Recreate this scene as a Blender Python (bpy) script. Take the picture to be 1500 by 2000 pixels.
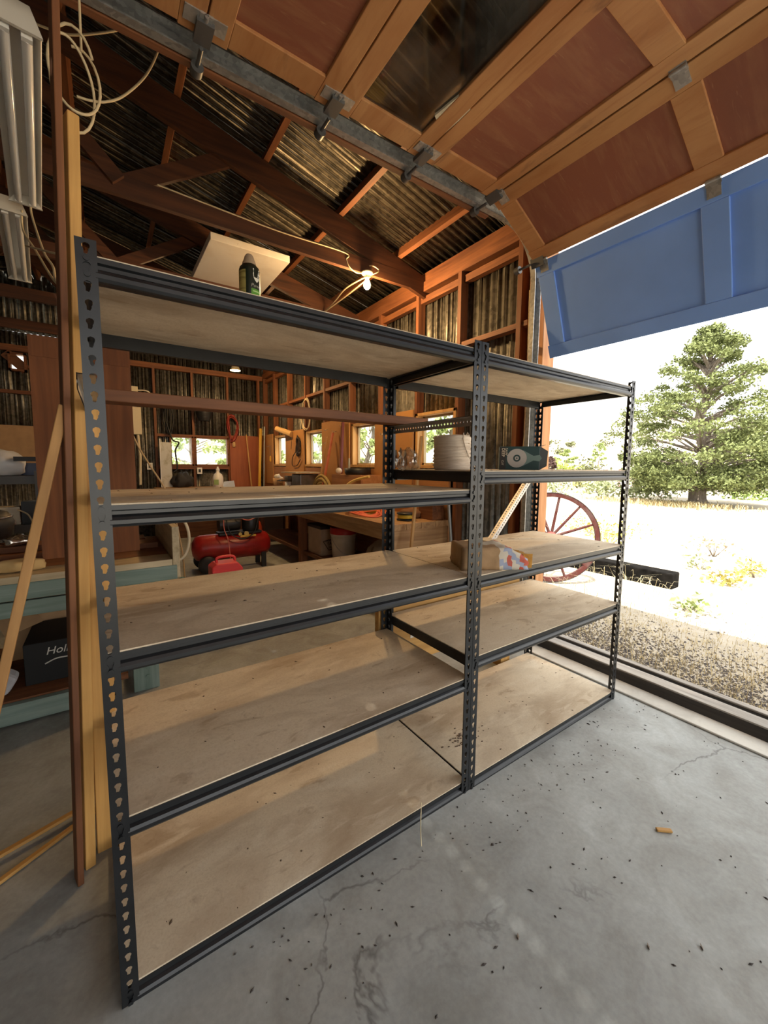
import bpy, bmesh, math, random
from mathutils import Vector, Matrix, Euler
random.seed(7)
for o in list(bpy.data.objects): bpy.data.objects.remove(o, do_unlink=True)
SC = bpy.context.scene
COL = SC.collection
PI = math.pi

# ------------------------------------------------------------------ camera
cam_d = bpy.data.cameras.new('camera'); cam = bpy.data.objects.new('camera', cam_d); COL.objects.link(cam)
cam_d.sensor_fit = 'VERTICAL'; cam_d.sensor_height = 36.0; cam_d.lens = 36.0*779.9/2000.0
cam_d.shift_x = 18.1/2000.0; cam_d.shift_y = -14.9/2000.0
cam_d.clip_start = 0.02; cam_d.clip_end = 600
def _rot(a, b, c):
    return Matrix.Rotation(c, 3, 'Z') @ Matrix.Rotation(b, 3, 'X') @ Matrix.Rotation(a, 3, 'Y')
_R = _rot(-0.0067, -0.0972, -0.5892)
_M = Matrix((( _R[0][0], _R[0][2], -_R[0][1], 0.0341), (_R[1][0], _R[1][2], -_R[1][1], -1.0720),
             (_R[2][0], _R[2][2], -_R[2][1], 1.3609), (0, 0, 0, 1)))
cam.matrix_world = _M
SC.camera = cam

# ------------------------------------------------------------------ world, sun, exposure
w = bpy.data.worlds.new('sky'); SC.world = w; w.use_nodes = True
bg = w.node_tree.nodes['Background']; bg.inputs[0].default_value = (1.0, 0.985, 0.95, 1); bg.inputs[1].default_value = 1.25
sd = bpy.data.lights.new('sun', 'SUN'); sd.energy = 5.0; sd.angle = 0.009; sd.color = (1, 0.95, 0.86)
sun = bpy.data.objects.new('sun', sd); COL.objects.link(sun); sun.location = (-4, -3, 12)
sun.rotation_euler = Vector((0.42, 0.26, -1.0)).to_track_quat('-Z', 'Y').to_euler()
vs = SC.view_settings; vs.view_transform = 'Standard'; vs.look = 'None'; vs.exposure = 1.25; vs.gamma = 1.0; vs.use_curve_mapping = False

# ------------------------------------------------------------------ materials
_mc = {}
def _new(name):
    m = bpy.data.materials.new(name); m.use_nodes = True
    nt = m.node_tree; return m, nt, nt.nodes, nt.links, nt.nodes['Principled BSDF']
def plain(name, col, rough=0.6, metal=0.0, spec=0.5, var=0.0, vscale=8.0):
    if name in _mc: return _mc[name]
    m, nt, N, L, b = _new(name)
    b.inputs['Roughness'].default_value = rough; b.inputs['Metallic'].default_value = metal
    b.inputs['Specular IOR Level'].default_value = spec
    if var > 0:
        tc = N.new('ShaderNodeTexCoord'); n = N.new('ShaderNodeTexNoise'); n.inputs['Scale'].default_value = vscale; n.inputs['Detail'].default_value = 6
        L.new(tc.outputs['Object'], n.inputs['Vector'])
        r = N.new('ShaderNodeValToRGB'); r.color_ramp.elements[0].position = 0.3; r.color_ramp.elements[1].position = 0.7
        r.color_ramp.elements[0].color = (*[c*(1-var) for c in col], 1); r.color_ramp.elements[1].color = (*[min(1, c*(1+var)) for c in col], 1)
        L.new(n.outputs['Fac'], r.inputs['Fac']); L.new(r.outputs['Color'], b.inputs['Base Color'])
    else: b.inputs['Base Color'].default_value = (*col, 1)
    _mc[name] = m; return m
def wood(name, c1, c2, axis='Z', rough=0.65, scale=1.0, knots=0.5):
    key = name+axis
    if key in _mc: return _mc[key]
    m, nt, N, L, b = _new(name+'_'+axis)
    tc = N.new('ShaderNodeTexCoord'); mp = N.new('ShaderNodeMapping')
    s = {'X': (1.2, 22, 22), 'Y': (22, 1.2, 22), 'Z': (22, 22, 1.2)}[axis]
    mp.inputs['Scale'].default_value = [k*scale for k in s]
    L.new(tc.outputs['Object'], mp.inputs['Vector'])
    oi = N.new('ShaderNodeObjectInfo'); ad = N.new('ShaderNodeVectorMath'); ad.operation = 'ADD'
    mu = N.new('ShaderNodeMath'); mu.operation = 'MULTIPLY'; mu.inputs[1].default_value = 37.0
    L.new(oi.outputs['Random'], mu.inputs[0]); L.new(mp.outputs['Vector'], ad.inputs[0]); L.new(mu.outputs[0], ad.inputs[1])
    n = N.new('ShaderNodeTexNoise'); n.inputs['Scale'].default_value = 1.0; n.inputs['Detail'].default_value = 8; n.inputs['Roughness'].default_value = 0.62; n.inputs['Distortion'].default_value = 0.6
    L.new(ad.outputs[0], n.inputs['Vector'])
    n2 = N.new('ShaderNodeTexNoise'); n2.inputs['Scale'].default_value = 2.3; n2.inputs['Detail'].default_value = 3
    L.new(tc.outputs['Object'], n2.inputs['Vector'])
    r = N.new('ShaderNodeValToRGB'); r.color_ramp.elements[0].position = 0.3; r.color_ramp.elements[1].position = 0.68
    r.color_ramp.elements[0].color = (*c1, 1); r.color_ramp.elements[1].color = (*c2, 1)
    L.new(n.outputs['Fac'], r.inputs['Fac'])
    mx = N.new('ShaderNodeMix'); mx.data_type = 'RGBA'; mx.blend_type = 'MULTIPLY'; mx.inputs[0].default_value = knots
    r2 = N.new('ShaderNodeValToRGB'); r2.color_ramp.elements[0].position = 0.3; r2.color_ramp.elements[0].color = (0.45, 0.42, 0.4, 1); r2.color_ramp.elements[1].position = 0.62
    L.new(n2.outputs['Fac'], r2.inputs['Fac'])
    L.new(r.outputs['Color'], mx.inputs[6]); L.new(r2.outputs['Color'], mx.inputs[7]); L.new(mx.outputs[2], b.inputs['Base Color'])
    b.inputs['Roughness'].default_value = rough
    bp = N.new('ShaderNodeBump'); bp.inputs['Strength'].default_value = 0.15; bp.inputs['Distance'].default_value = 0.002
    L.new(n.outputs['Fac'], bp.inputs['Height']); L.new(bp.outputs['Normal'], b.inputs['Normal'])
    _mc[key] = m; return m
def galv(name, c1, c2, rough=0.42, metal=0.75, scale=30):
    if name in _mc: return _mc[name]
    m, nt, N, L, b = _new(name)
    tc = N.new('ShaderNodeTexCoord')
    v = N.new('ShaderNodeTexVoronoi'); v.inputs['Scale'].default_value = scale; L.new(tc.outputs['Object'], v.inputs['Vector'])
    n = N.new('ShaderNodeTexNoise'); n.inputs['Scale'].default_value = 3.0; n.inputs['Detail'].default_value = 7; n.inputs['Roughness'].default_value = 0.7; L.new(tc.outputs['Object'], n.inputs['Vector'])
    a = N.new('ShaderNodeMath'); a.operation = 'MULTIPLY_ADD'; a.inputs[1].default_value = 0.35
    sp = N.new('ShaderNodeSeparateColor'); L.new(v.outputs['Color'], sp.inputs[0]); L.new(sp.outputs[0], a.inputs[0]); L.new(n.outputs['Fac'], a.inputs[2])
    r = N.new('ShaderNodeValToRGB'); r.color_ramp.elements[0].position = 0.38; r.color_ramp.elements[1].position = 0.95
    r.color_ramp.elements[0].color = (*c1, 1); r.color_ramp.elements[1].color = (*c2, 1)
    L.new(a.outputs[0], r.inputs['Fac']); L.new(r.outputs['Color'], b.inputs['Base Color'])
    b.inputs['Metallic'].default_value = metal; b.inputs['Roughness'].default_value = rough
    _mc[name] = m; return m
def layered(name, base, layers, rough=0.8, spec=0.3, bump=0.0):
    """base colour plus noise layers (scale, lo, hi, colour, strength, (sx,sy,sz))"""
    if name in _mc: return _mc[name]
    m, nt, N, L, b = _new(name)
    tc = N.new('ShaderNodeTexCoord'); cur = None; last = None
    rgb = N.new('ShaderNodeRGB'); rgb.outputs[0].default_value = (*base, 1); cur = rgb.outputs[0]
    for i, (sc, lo, hi, col, st, stretch) in enumerate(layers):
        mp = N.new('ShaderNodeMapping'); mp.inputs['Scale'].default_value = stretch; mp.inputs['Location'].default_value = (3.1*i, 1.7*i, 0.4*i)
        L.new(tc.outputs['Object'], mp.inputs['Vector'])
        n = N.new('ShaderNodeTexNoise'); n.inputs['Scale'].default_value = sc; n.inputs['Detail'].default_value = 7; n.inputs['Roughness'].default_value = 0.6; n.inputs['Distortion'].default_value = 0.5
        L.new(mp.outputs['Vector'], n.inputs['Vector'])
        mr = N.new('ShaderNodeMapRange'); mr.inputs['From Min'].default_value = lo; mr.inputs['From Max'].default_value = hi; mr.inputs['To Max'].default_value = st
        L.new(n.outputs['Fac'], mr.inputs['Value'])
        mx = N.new('ShaderNodeMix'); mx.data_type = 'RGBA'; mx.inputs[7].default_value = (*col, 1)
        L.new(mr.outputs['Result'], mx.inputs[0]); L.new(cur, mx.inputs[6]); cur = mx.outputs[2]; last = n
    L.new(cur, b.inputs['Base Color']); b.inputs['Roughness'].default_value = rough; b.inputs['Specular IOR Level'].default_value = spec
    if bump and last:
        bp = N.new('ShaderNodeBump'); bp.inputs['Strength'].default_value = bump; bp.inputs['Distance'].default_value = 0.01
        L.new(last.outputs['Fac'], bp.inputs['Height']); L.new(bp.outputs['Normal'], b.inputs['Normal'])
    _mc[name] = m; return m
def emit(name, col, st):
    if name in _mc: return _mc[name]
    m, nt, N, L, b = _new(name)
    b.inputs['Base Color'].default_value = (*col, 1); b.inputs['Emission Color'].default_value = (*col, 1); b.inputs['Emission Strength'].default_value = st
    _mc[name] = m; return m
def glass(name, tint=(1, 1, 1), gloss=0.12, dirt=0.0):
    if name in _mc: return _mc[name]
    m, nt, N, L, b = _new(name)
    out = N['Material Output']; t = N.new('ShaderNodeBsdfTransparent'); t.inputs[0].default_value = (*tint, 1)
    g = N.new('ShaderNodeBsdfGlossy'); g.inputs['Roughness'].default_value = 0.04; g.inputs[0].default_value = (.8, .8, .8, 1)
    mx = N.new('ShaderNodeMixShader'); mx.inputs[0].default_value = gloss
    L.new(t.outputs[0], mx.inputs[1]); L.new(g.outputs[0], mx.inputs[2])
    cur = mx
    if dirt > 0:
        d = N.new('ShaderNodeBsdfDiffuse'); d.inputs[0].default_value = (.45, .42, .36, 1)
        tc = N.new('ShaderNodeTexCoord'); n = N.new('ShaderNodeTexNoise'); n.inputs['Scale'].default_value = 4; n.inputs['Detail'].default_value = 8
        L.new(tc.outputs['Object'], n.inputs['Vector'])
        mr = N.new('ShaderNodeMapRange'); mr.inputs['From Min'].default_value = .35; mr.inputs['From Max'].default_value = .75; mr.inputs['To Max'].default_value = dirt
        L.new(n.outputs['Fac'], mr.inputs['Value'])
        m2 = N.new('ShaderNodeMixShader'); L.new(mr.outputs[0], m2.inputs[0]); L.new(mx.outputs[0], m2.inputs[1]); L.new(d.outputs[0], m2.inputs[2]); cur = m2
    L.new(cur.outputs[0], out.inputs[0]); _mc[name] = m; return m

STUD = lambda ax: wood('stud_wood', (0.12, 0.037, 0.014), (0.31, 0.115, 0.04), ax)
TRUSS = lambda ax: wood('truss_wood', (0.042, 0.013, 0.005), (0.135, 0.044, 0.014), ax)
PINE = lambda ax: wood('pine_board', (0.46, 0.235, 0.055), (0.72, 0.42, 0.13), ax)
DARKW = lambda ax: wood('dark_board', (0.11, 0.036, 0.013), (0.26, 0.10, 0.035), ax)
RAILW = lambda ax: wood('door_rail_wood', (0.40, 0.17, 0.055), (0.62, 0.31, 0.12), ax)
PALEW = lambda ax: wood('pale_weathered_wood', (0.42, 0.33, 0.19), (0.72, 0.60, 0.40), ax)
GREENW = lambda ax: wood('green_painted_wood', (0.14, 0.21, 0.18), (0.28, 0.36, 0.32), ax, knots=0.35)
JAMBW = lambda ax: wood('jamb_wood', (0.50, 0.19, 0.06), (0.72, 0.36, 0.15), ax, knots=0.25)
GREYW = lambda ax: wood('grey_weathered_timber', (0.16, 0.14, 0.12), (0.50, 0.47, 0.42), ax)
BENCHW = lambda ax: wood('bench_wood', (0.30, 0.15, 0.06), (0.58, 0.36, 0.17), ax)
M_STEEL = plain('shelf_steel', (0.022, 0.0245, 0.028), 0.33, 0.35, 0.6, var=0.18, vscale=14)
M_BOARD = layered('particle_board', (0.72, 0.625, 0.475), [(1.7, .44, .66, (0.40, 0.30, 0.20), .8, (1, 2.0, 1)), (5, .52, .68, (0.78, 0.70, 0.56), .7, (1, 3, 1)), (7, .60, .66, (0.36, 0.25, 0.15), .45, (.8, 2, 1)), (22, .62, .8, (0.28, 0.19, 0.11), .5, (1, 1, 1)), (150, .45, .75, (0.42, 0.31, 0.19), .35, (1, 1, 1))], 0.85, 0.2)
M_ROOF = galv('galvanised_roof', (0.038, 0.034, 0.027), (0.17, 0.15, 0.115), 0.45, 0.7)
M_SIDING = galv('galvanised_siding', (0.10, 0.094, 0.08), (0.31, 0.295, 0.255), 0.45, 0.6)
M_GALV = galv('galvanised_steel', (0.26, 0.26, 0.25), (0.55, 0.55, 0.53), 0.4, 0.7, 60)
M_BLACK = plain('black_plastic', (0.012, 0.012, 0.014), 0.5)
M_WIRE = plain('cream_cable', (0.62, 0.50, 0.30), 0.5)
M_WHITE = plain('white_plastic', (0.80, 0.79, 0.75), 0.45)
M_RED = plain('red_paint', (0.30, 0.012, 0.011), 0.34, var=0.25)
M_CARD = plain('cardboard', (0.50, 0.31, 0.16), 0.85, var=0.12)
M_GLASS = glass('window_glass', (0.96, 0.98, 0.96), 0.06, 0.10)

# ------------------------------------------------------------------ mesh helpers
class MB:
    def __init__(s): s.v = []; s.f = []; s.mi = []; s.sm = []
    def add(s, vs, fs, mi=0, smooth=False):
        o = len(s.v); s.v += [tuple(x) for x in vs]
        for f in fs: s.f.append([o+i for i in f]); s.mi.append(mi); s.sm.append(smooth)
        return s
    def box(s, a, b, mi=0):
        x0, y0, z0 = [min(p, q) for p, q in zip(a, b)]; x1, y1, z1 = [max(p, q) for p, q in zip(a, b)]
        return s.add([(x0,y0,z0),(x1,y0,z0),(x1,y1,z0),(x0,y1,z0),(x0,y0,z1),(x1,y0,z1),(x1,y1,z1),(x0,y1,z1)],
              [(0,3,2,1),(4,5,6,7),(0,1,5,4),(1,2,6,5),(2,3,7,6),(3,0,4,7)], mi)
    def bar(s, p, q, wd, ht, up=(0,0,1), mi=0):
        p, q = Vector(p), Vector(q); d = (q-p).normalized(); up = Vector(up)
        sd_ = d.cross(up)
        if sd_.length < 1e-4: sd_ = d.cross(Vector((1,0,0)))
        sd_.normalize(); u = sd_.cross(d)
        a = sd_*wd/2; b = u*ht/2
        vs_ = [p-a-b, p+a-b, p+a+b, p-a+b, q-a-b, q+a-b, q+a+b, q-a+b]
        return s.add(vs_, [(0,1,2,3),(7,6,5,4),(0,4,5,1),(1,5,6,2),(2,6,7,3),(3,7,4,0)], mi)
    def tube(s, pts, r, n=8, mi=0, closed=False, cap=True):
        pts = [Vector(p) for p in pts]; m = len(pts); rr = r if isinstance(r, (list, tuple)) else [r]*m
        vs_ = []; prev = None
        for i, p in enumerate(pts):
            if closed: t = pts[(i+1) % m]-pts[i-1]
            else: t = pts[min(i+1, m-1)]-pts[max(i-1, 0)]
            if t.length < 1e-9: t = Vector((0,0,1))
            t.normalize()
            if prev is None:
                a = t.cross(Vector((0,0,1)))
                if a.length < 1e-3: a = t.cross(Vector((1,0,0)))
            else:
                a = prev - t*prev.dot(t)
                if a.length < 1e-4: a = t.cross(Vector((0,0,1)))
            a.normalize(); prev = a; b = t.cross(a)
            for k in range(n):
                th = 2*PI*k/n; vs_.append(p+(a*math.cos(th)+b*math.sin(th))*rr[i])
        fs = []
        for i in range(m if closed else m-1):
            j = (i+1) % m
            for k in range(n): fs.append((i*n+k, i*n+(k+1) % n, j*n+(k+1) % n, j*n+k))
        s.add(vs_, fs, mi, True)
        if cap and not closed:
            s.add(vs_[:n], [tuple(range(n))[::-1]], mi); s.add(vs_[-n:], [tuple(range(n))], mi)
        return s
    def cyl(s, p, q, r0, r1=None, n=20, mi=0): return s.tube([p, q], [r0, r0 if r1 is None else r1], n, mi)
    def lathe(s, prof, c=(0,0,0), n=28, mi=0, axis='Z', cap=True):
        vs_ = []
        for r, z in prof:
            for k in range(n):
                th = 2*PI*k/n; x, y = r*math.cos(th), r*math.sin(th)
                v = {'Z': (x, y, z), 'X': (z, x, y), 'Y': (y, z, x)}[axis]
                vs_.append((v[0]+c[0], v[1]+c[1], v[2]+c[2]))
        m = len(prof); fs = [(i*n+k, i*n+(k+1) % n, (i+1)*n+(k+1) % n, (i+1)*n+k) for i in range(m-1) for k in range(n)]
        s.add(vs_, fs, mi, True)
        if cap:
            s.add(vs_[:n], [tuple(range(n))[::-1]], mi); s.add(vs_[-n:], [tuple(range(n))], mi)
        return s
    def prism(s, poly, o, u, v, wv, mi=0):
        """poly of (a,b) in plane o + a*u + b*v, extruded by vector wv"""
        o, u, v, wv = Vector(o), Vector(u), Vector(v), Vector(wv); n = len(poly)
        A = [o+u*a+v*b for a, b in poly]; B = [p+wv for p in A]
        fs = [tuple(range(n))[::-1], tuple(range(n, 2*n))] + [(i, (i+1) % n, n+(i+1) % n, n+i) for i in range(n)]
        return s.add(A+B, fs, mi)
    def sphere(s, c, r, nu=16, nv=10, mi=0, sc=(1,1,1)):
        prof = [(max(1e-4, r*math.sin(PI*i/nv)), -r*math.cos(PI*i/nv)) for i in range(nv+1)]
        o = len(s.v); s.lathe(prof, (0,0,0), nu, mi, cap=False)
        for i in range(o, len(s.v)):
            x, y, z = s.v[i]; s.v[i] = (x*sc[0]+c[0], y*sc[1]+c[1], z*sc[2]+c[2])
        return s
    def xform(s, M, start=0):
        for i in range(start, len(s.v)): s.v[i] = tuple(M @ Vector(s.v[i]))
        return s
    def build(s, name, mat=None, parent=None, bevel=0, origin=None, fixn=True):
        off = Vector((0,0,0))
        p = parent
        while p: off += p.location; p = p.parent
        if parent is None:
            if origin is None:
                xs = [v[0] for v in s.v]; ys = [v[1] for v in s.v]; zs = [v[2] for v in s.v]
                origin = ((min(xs)+max(xs))/2, (min(ys)+max(ys))/2, min(zs))
            off = Vector(origin)
        me = bpy.data.meshes.new(name)
        me.from_pydata([tuple(Vector(v)-off) for v in s.v], [], s.f)
        mats = mat if isinstance(mat, (list, tuple)) else [mat]
        for m in mats: me.materials.append(m)
        for pl, mi, sm in zip(me.polygons, s.mi, s.sm): pl.material_index = mi; pl.use_smooth = sm
        if fixn:
            bm = bmesh.new(); bm.from_mesh(me); bmesh.ops.recalc_face_normals(bm, faces=bm.faces); bm.to_mesh(me); bm.free()
        o = bpy.data.objects.new(name, me); COL.objects.link(o)
        if parent is None: o.location = off
        else: o.parent = parent
        if bevel:
            md = o.modifiers.new('bevel', 'BEVEL'); md.width = bevel; md.segments = 2; md.limit_method = 'ANGLE'; md.angle_limit = 0.7
        return o
def tag(o, label=None, cat=None, group=None, kind=None):
    if label: o['label'] = label
    if cat: o['category'] = cat
    if group: o['group'] = group
    if kind: o['kind'] = kind
    return o
def thing(name, label, cat, loc=(0,0,0), group=None, kind=None):
    o = bpy.data.objects.new(name, None); COL.objects.link(o); o.location = loc; o.empty_display_size = 0.05
    return tag(o, label, cat, group, kind)
def copy_tree(o, parent=None):
    c = o.copy(); COL.objects.link(c)
    if parent is not None: c.parent = parent
    for ch in [x for x in COL.objects if x.parent == o]: copy_tree(ch, c)
    return c
def text_mesh(name, body, size, mat, parent, loc, rot, depth=0.0008, align='LEFT', shear=0.0):
    cu = bpy.data.curves.new(name+'_curve', 'FONT'); cu.body = body; cu.size = size; cu.extrude = depth; cu.align_x = align; cu.shear = shear
    tmp = bpy.data.objects.new(name+'_tmp', cu); COL.objects.link(tmp)
    bpy.context.view_layer.update()
    me = bpy.data.meshes.new_from_object(tmp.evaluated_get(bpy.context.evaluated_depsgraph_get()))
    bpy.data.objects.remove(tmp); bpy.data.curves.remove(cu)
    me.materials.clear(); me.materials.append(mat)
    o = bpy.data.objects.new(name, me); COL.objects.link(o); o.parent = parent
    off = Vector((0,0,0)); p = parent
    while p: off += p.location; p = p.parent
    o.location = Vector(loc)-off; o.rotation_euler = rot
    return o
def spline(pts, k=8, closed=False):
    P = [Vector(p) for p in pts]; n = len(P); out = []
    rng = range(n) if closed else range(n-1)
    for i in rng:
        g = (lambda j: P[j % n]) if closed else (lambda j: P[min(max(j, 0), n-1)])
        a, b, c, d = g(i-1), g(i), g(i+1), g(i+2)
        for t in [j/k for j in range(k)]:
            out.append(0.5*((2*b)+(c-a)*t+(2*a-5*b+4*c-d)*t*t+(3*b-a-3*c+d)*t**3))
    if not closed: out.append(P[-1])
    return out

# ================================================================== STRUCTURE
XW, YB = 2.70, 7.00          # inner faces of the right wall's studs and of the back wall's studs
def corr(mb, o, u, v, n, ulen, v0, v1, pitch=0.0677, amp=0.0075, holes=(), step=8):
    o, u, v, n = Vector(o), Vector(u), Vector(v), Vector(n)
    us = [i*pitch/step for i in range(int(ulen/pitch*step)+2)]
    us = sorted(set([x for x in us if x <= ulen] + [ulen] + [h for H in holes for h in H[:2]]))
    for a, b in zip(us[:-1], us[1:]):
        if b-a < 1e-6: continue
        mid = (a+b)/2; segs = [(v0, v1)]
        for h in holes:
            if h[0] < mid < h[1]:
                ns = []
                for s0, s1 in segs:
                    if h[2] > s0: ns.append((s0, min(h[2], s1)))
                    if h[3] < s1: ns.append((max(h[3], s0), s1))
                segs = [q for q in ns if q[1]-q[0] > 1e-4]
        ha, hb = amp*math.sin(2*PI*a/pitch), amp*math.sin(2*PI*b/pitch)
        for s0, s1 in segs:
            mb.add([o+u*a+v*s0+n*ha, o+u*b+v*s0+n*hb, o+u*b+v*s1+n*hb, o+u*a+v*s1+n*ha], [(0,1,2,3)], 0, True)
    return mb
def merge(o):
    bm = bmesh.new(); bm.from_mesh(o.data); bmesh.ops.remove_doubles(bm, verts=bm.verts, dist=1e-5); bm.to_mesh(o.data); bm.free()
    for p in o.data.polygons: p.use_smooth = True
    md = o.modifiers.new('gauge', 'SOLIDIFY'); md.thickness = 0.0012; md.offset = 0
    return o

# ---- floor: worn concrete slab with cracks
def concrete():
    m, nt, N, L, b = _new('concrete')
    tc = N.new('ShaderNodeTexCoord')
    def noise(sc, det=7, dist=0.4, rough=0.6):
        n = N.new('ShaderNodeTexNoise'); n.inputs['Scale'].default_value = sc; n.inputs['Detail'].default_value = det; n.inputs['Distortion'].default_value = dist; n.inputs['Roughness'].default_value = rough
        L.new(tc.outputs['Object'], n.inputs['Vector']); return n
    def ramp(src, lo, hi, c0, c1):
        r = N.new('ShaderNodeValToRGB'); r.color_ramp.elements[0].position = lo; r.color_ramp.elements[1].position = hi
        r.color_ramp.elements[0].color = (*c0, 1); r.color_ramp.elements[1].color = (*c1, 1); L.new(src, r.inputs['Fac']); return r.outputs['Color']
    def mix(f, a, c, mode='MIX'):
        x = N.new('ShaderNodeMix'); x.data_type = 'RGBA'; x.blend_type = mode
        if hasattr(f, 'links'): L.new(f, x.inputs[0])
        else: x.inputs[0].default_value = f
        L.new(a, x.inputs[6]); L.new(c, x.inputs[7]); return x.outputs[2]
    n1 = noise(1.1); n2 = noise(5, 8, 0.8); n3 = noise(60, 3, 0)
    c = ramp(n1.outputs['Fac'], .34, .68, (0.29, 0.30, 0.29), (0.48, 0.505, 0.495))
    c = mix(0.6, c, ramp(n2.outputs['Fac'], .32, .7, (0.62, 0.58, 0.53), (1.12, 1.14, 1.15)), 'MULTIPLY')
    c = mix(0.5, c, ramp(n3.outputs['Fac'], .35, .65, (0.82, 0.82, 0.82), (1.06, 1.06, 1.06)), 'MULTIPLY')
    # cracks
    nd = noise(3, 5); va = N.new('ShaderNodeVectorMath'); va.operation = 'MULTIPLY_ADD'; va.inputs[1].default_value = (.25,.25,.25)
    L.new(nd.outputs['Color'], va.inputs[0]); L.new(tc.outputs['Object'], va.inputs[2])
    vo = N.new('ShaderNodeTexVoronoi'); vo.feature = 'DISTANCE_TO_EDGE'; vo.inputs['Scale'].default_value = 0.95; L.new(va.outputs[0], vo.inputs['Vector'])
    cr = N.new('ShaderNodeMapRange'); cr.inputs['From Min'].default_value = 0.0; cr.inputs['From Max'].default_value = 0.006; cr.inputs['To Min'].default_value = 1; cr.inputs['To Max'].default_value = 0; L.new(vo.outputs['Distance'], cr.inputs['Value'])
    n4 = noise(1.6, 2); mk = N.new('ShaderNodeMapRange'); mk.inputs['From Min'].default_value = .50; mk.inputs['From Max'].default_value = .60; mk.inputs['To Max'].default_value = .7; L.new(n4.outputs['Fac'], mk.inputs['Value'])
    mm = N.new('ShaderNodeMath'); mm.operation = 'MULTIPLY'; L.new(cr.outputs[0], mm.inputs[0]); L.new(mk.outputs[0], mm.inputs[1])
    dk = N.new('ShaderNodeRGB'); dk.outputs[0].default_value = (0.10, 0.095, 0.09, 1)
    c = mix(mm.outputs[0], c, dk.outputs[0])
    L.new(c, b.inputs['Base Color'])
    rr = N.new('ShaderNodeMapRange'); rr.inputs['To Min'].default_value = .45; rr.inputs['To Max'].default_value = .8; L.new(n1.outputs['Fac'], rr.inputs['Value']); L.new(rr.outputs[0], b.inputs['Roughness'])
    b.inputs['Specular IOR Level'].default_value = 0.35
    bp = N.new('ShaderNodeBump'); bp.inputs['Strength'].default_value = .12; bp.inputs['Distance'].default_value = .01; L.new(n2.outputs['Fac'], bp.inputs['Height']); L.new(bp.outputs['Normal'], b.inputs['Normal'])
    return m
floor = tag(MB().box((-4.7, -4.7, -0.15), (2.66, 7.15, 0)).build('floor', concrete()), 'worn grey concrete floor slab with cracks', 'floor', kind='structure')
lip = tag(MB().box((2.55, -4.5, 0.0), (2.685, 0.73, 0.012)).build('trim_1', layered('light_concrete', (0.62, 0.60, 0.54), [(4, .4, .7, (0.30, 0.27, 0.23), .6, (1,1,1)), (40, .5, .7, (0.5, 0.48, 0.44), .4, (1,1,1))]), bevel=.005), 'raised pale concrete strip inside the door sill', 'sill', kind='structure')
sill = thing('trim_2', 'two weathered timber sills across the open door', 'sill', (2.76, -1.9, 0), kind='structure')
DARKSILL = wood('dark_sill_timber', (.018, .016, .014), (.06, .052, .045), 'Y', .8)  # sill sides, darker than the thin top boards
for nm, xa, xb in (('inner_timber', 2.69, 2.79), ('outer_timber', 2.835, 2.89)):
    st_ = MB().box((xa, -4.5, -.06 if xa > 2.8 else 0), (xb, .735, .068)).build(nm, DARKSILL, sill, bevel=.004)
    MB().box((xa+.004, -4.5, .068), (xb-.004, .735, .078)).build('weathered_top', GREYW('Y'), st_, bevel=.002)

# ---- right wall (holds the door and four small windows): siding, studs, plates, blocking
WIN = [(1.62, 2.12, 1.37, 1.86), (2.90, 3.42, 1.37, 1.86), (4.30, 4.86, 1.37, 1.86), (5.72, 6.28, 1.37, 1.87)]
mb = MB(); corr(mb, (2.80, 0.85, 0), (0,1,0), (0,0,1), (1,0,0), 6.30, 0.0, 3.30, holes=[(a-.85, b-.85, c, d) for a, b, c, d in WIN])
corr(mb, (2.80, -4.7, 0), (0,1,0), (0,0,1), (1,0,0), 5.55, 3.0, 3.30)
wall_right = tag(merge(mb.build('wall_right', M_SIDING)), 'corrugated steel wall beside the overhead door with exposed studs', 'wall', kind='structure')
for y in (0.96, 1.59, 2.17, 2.84, 3.53, 4.27, 4.94, 5.66, 6.38, 6.96):
    MB().box((XW, y-.02, 0.0), (XW+.088, y+.02, 3.06)).build('stud', STUD('Z'), wall_right)
MB().box((XW, 0.60, 3.06), (XW+.088, 7.0, 3.15)).build('top_plate', STUD('Y'), wall_right)
MB().box((XW+.02, 0.70, 3.15), (XW+.06, 7.0, 3.24)).build('eave_board', STUD('Y'), wall_right)
ys = [0.87, 0.96, 1.59, 2.17, 2.84, 3.53, 4.27, 4.94, 5.66, 6.38, 6.96]
for a, b in zip(ys[:-1], ys[1:]):
    MB().box((XW+.012, a+.02, 2.42), (XW+.086, b-.02, 2.46)).build('blocking', STUD('Y'), wall_right)
    MB().box((XW+.03, a+.02, 2.97), (XW+.086, b-.02, 3.03)).build('blocking', STUD('Y'), wall_right)
MB().box((XW, -4.7, 2.95), (XW+.088, 0.62, 3.2)).build('door_header', STUD('Y'), wall_right)
jamb = tag(MB().box((2.70, 0.740, 0), (2.84, 0.87, 2.98)).build('trim_3', JAMBW('Z'), bevel=.004), 'orange wooden jamb post at the left of the door', 'door post', kind='structure')
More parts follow.
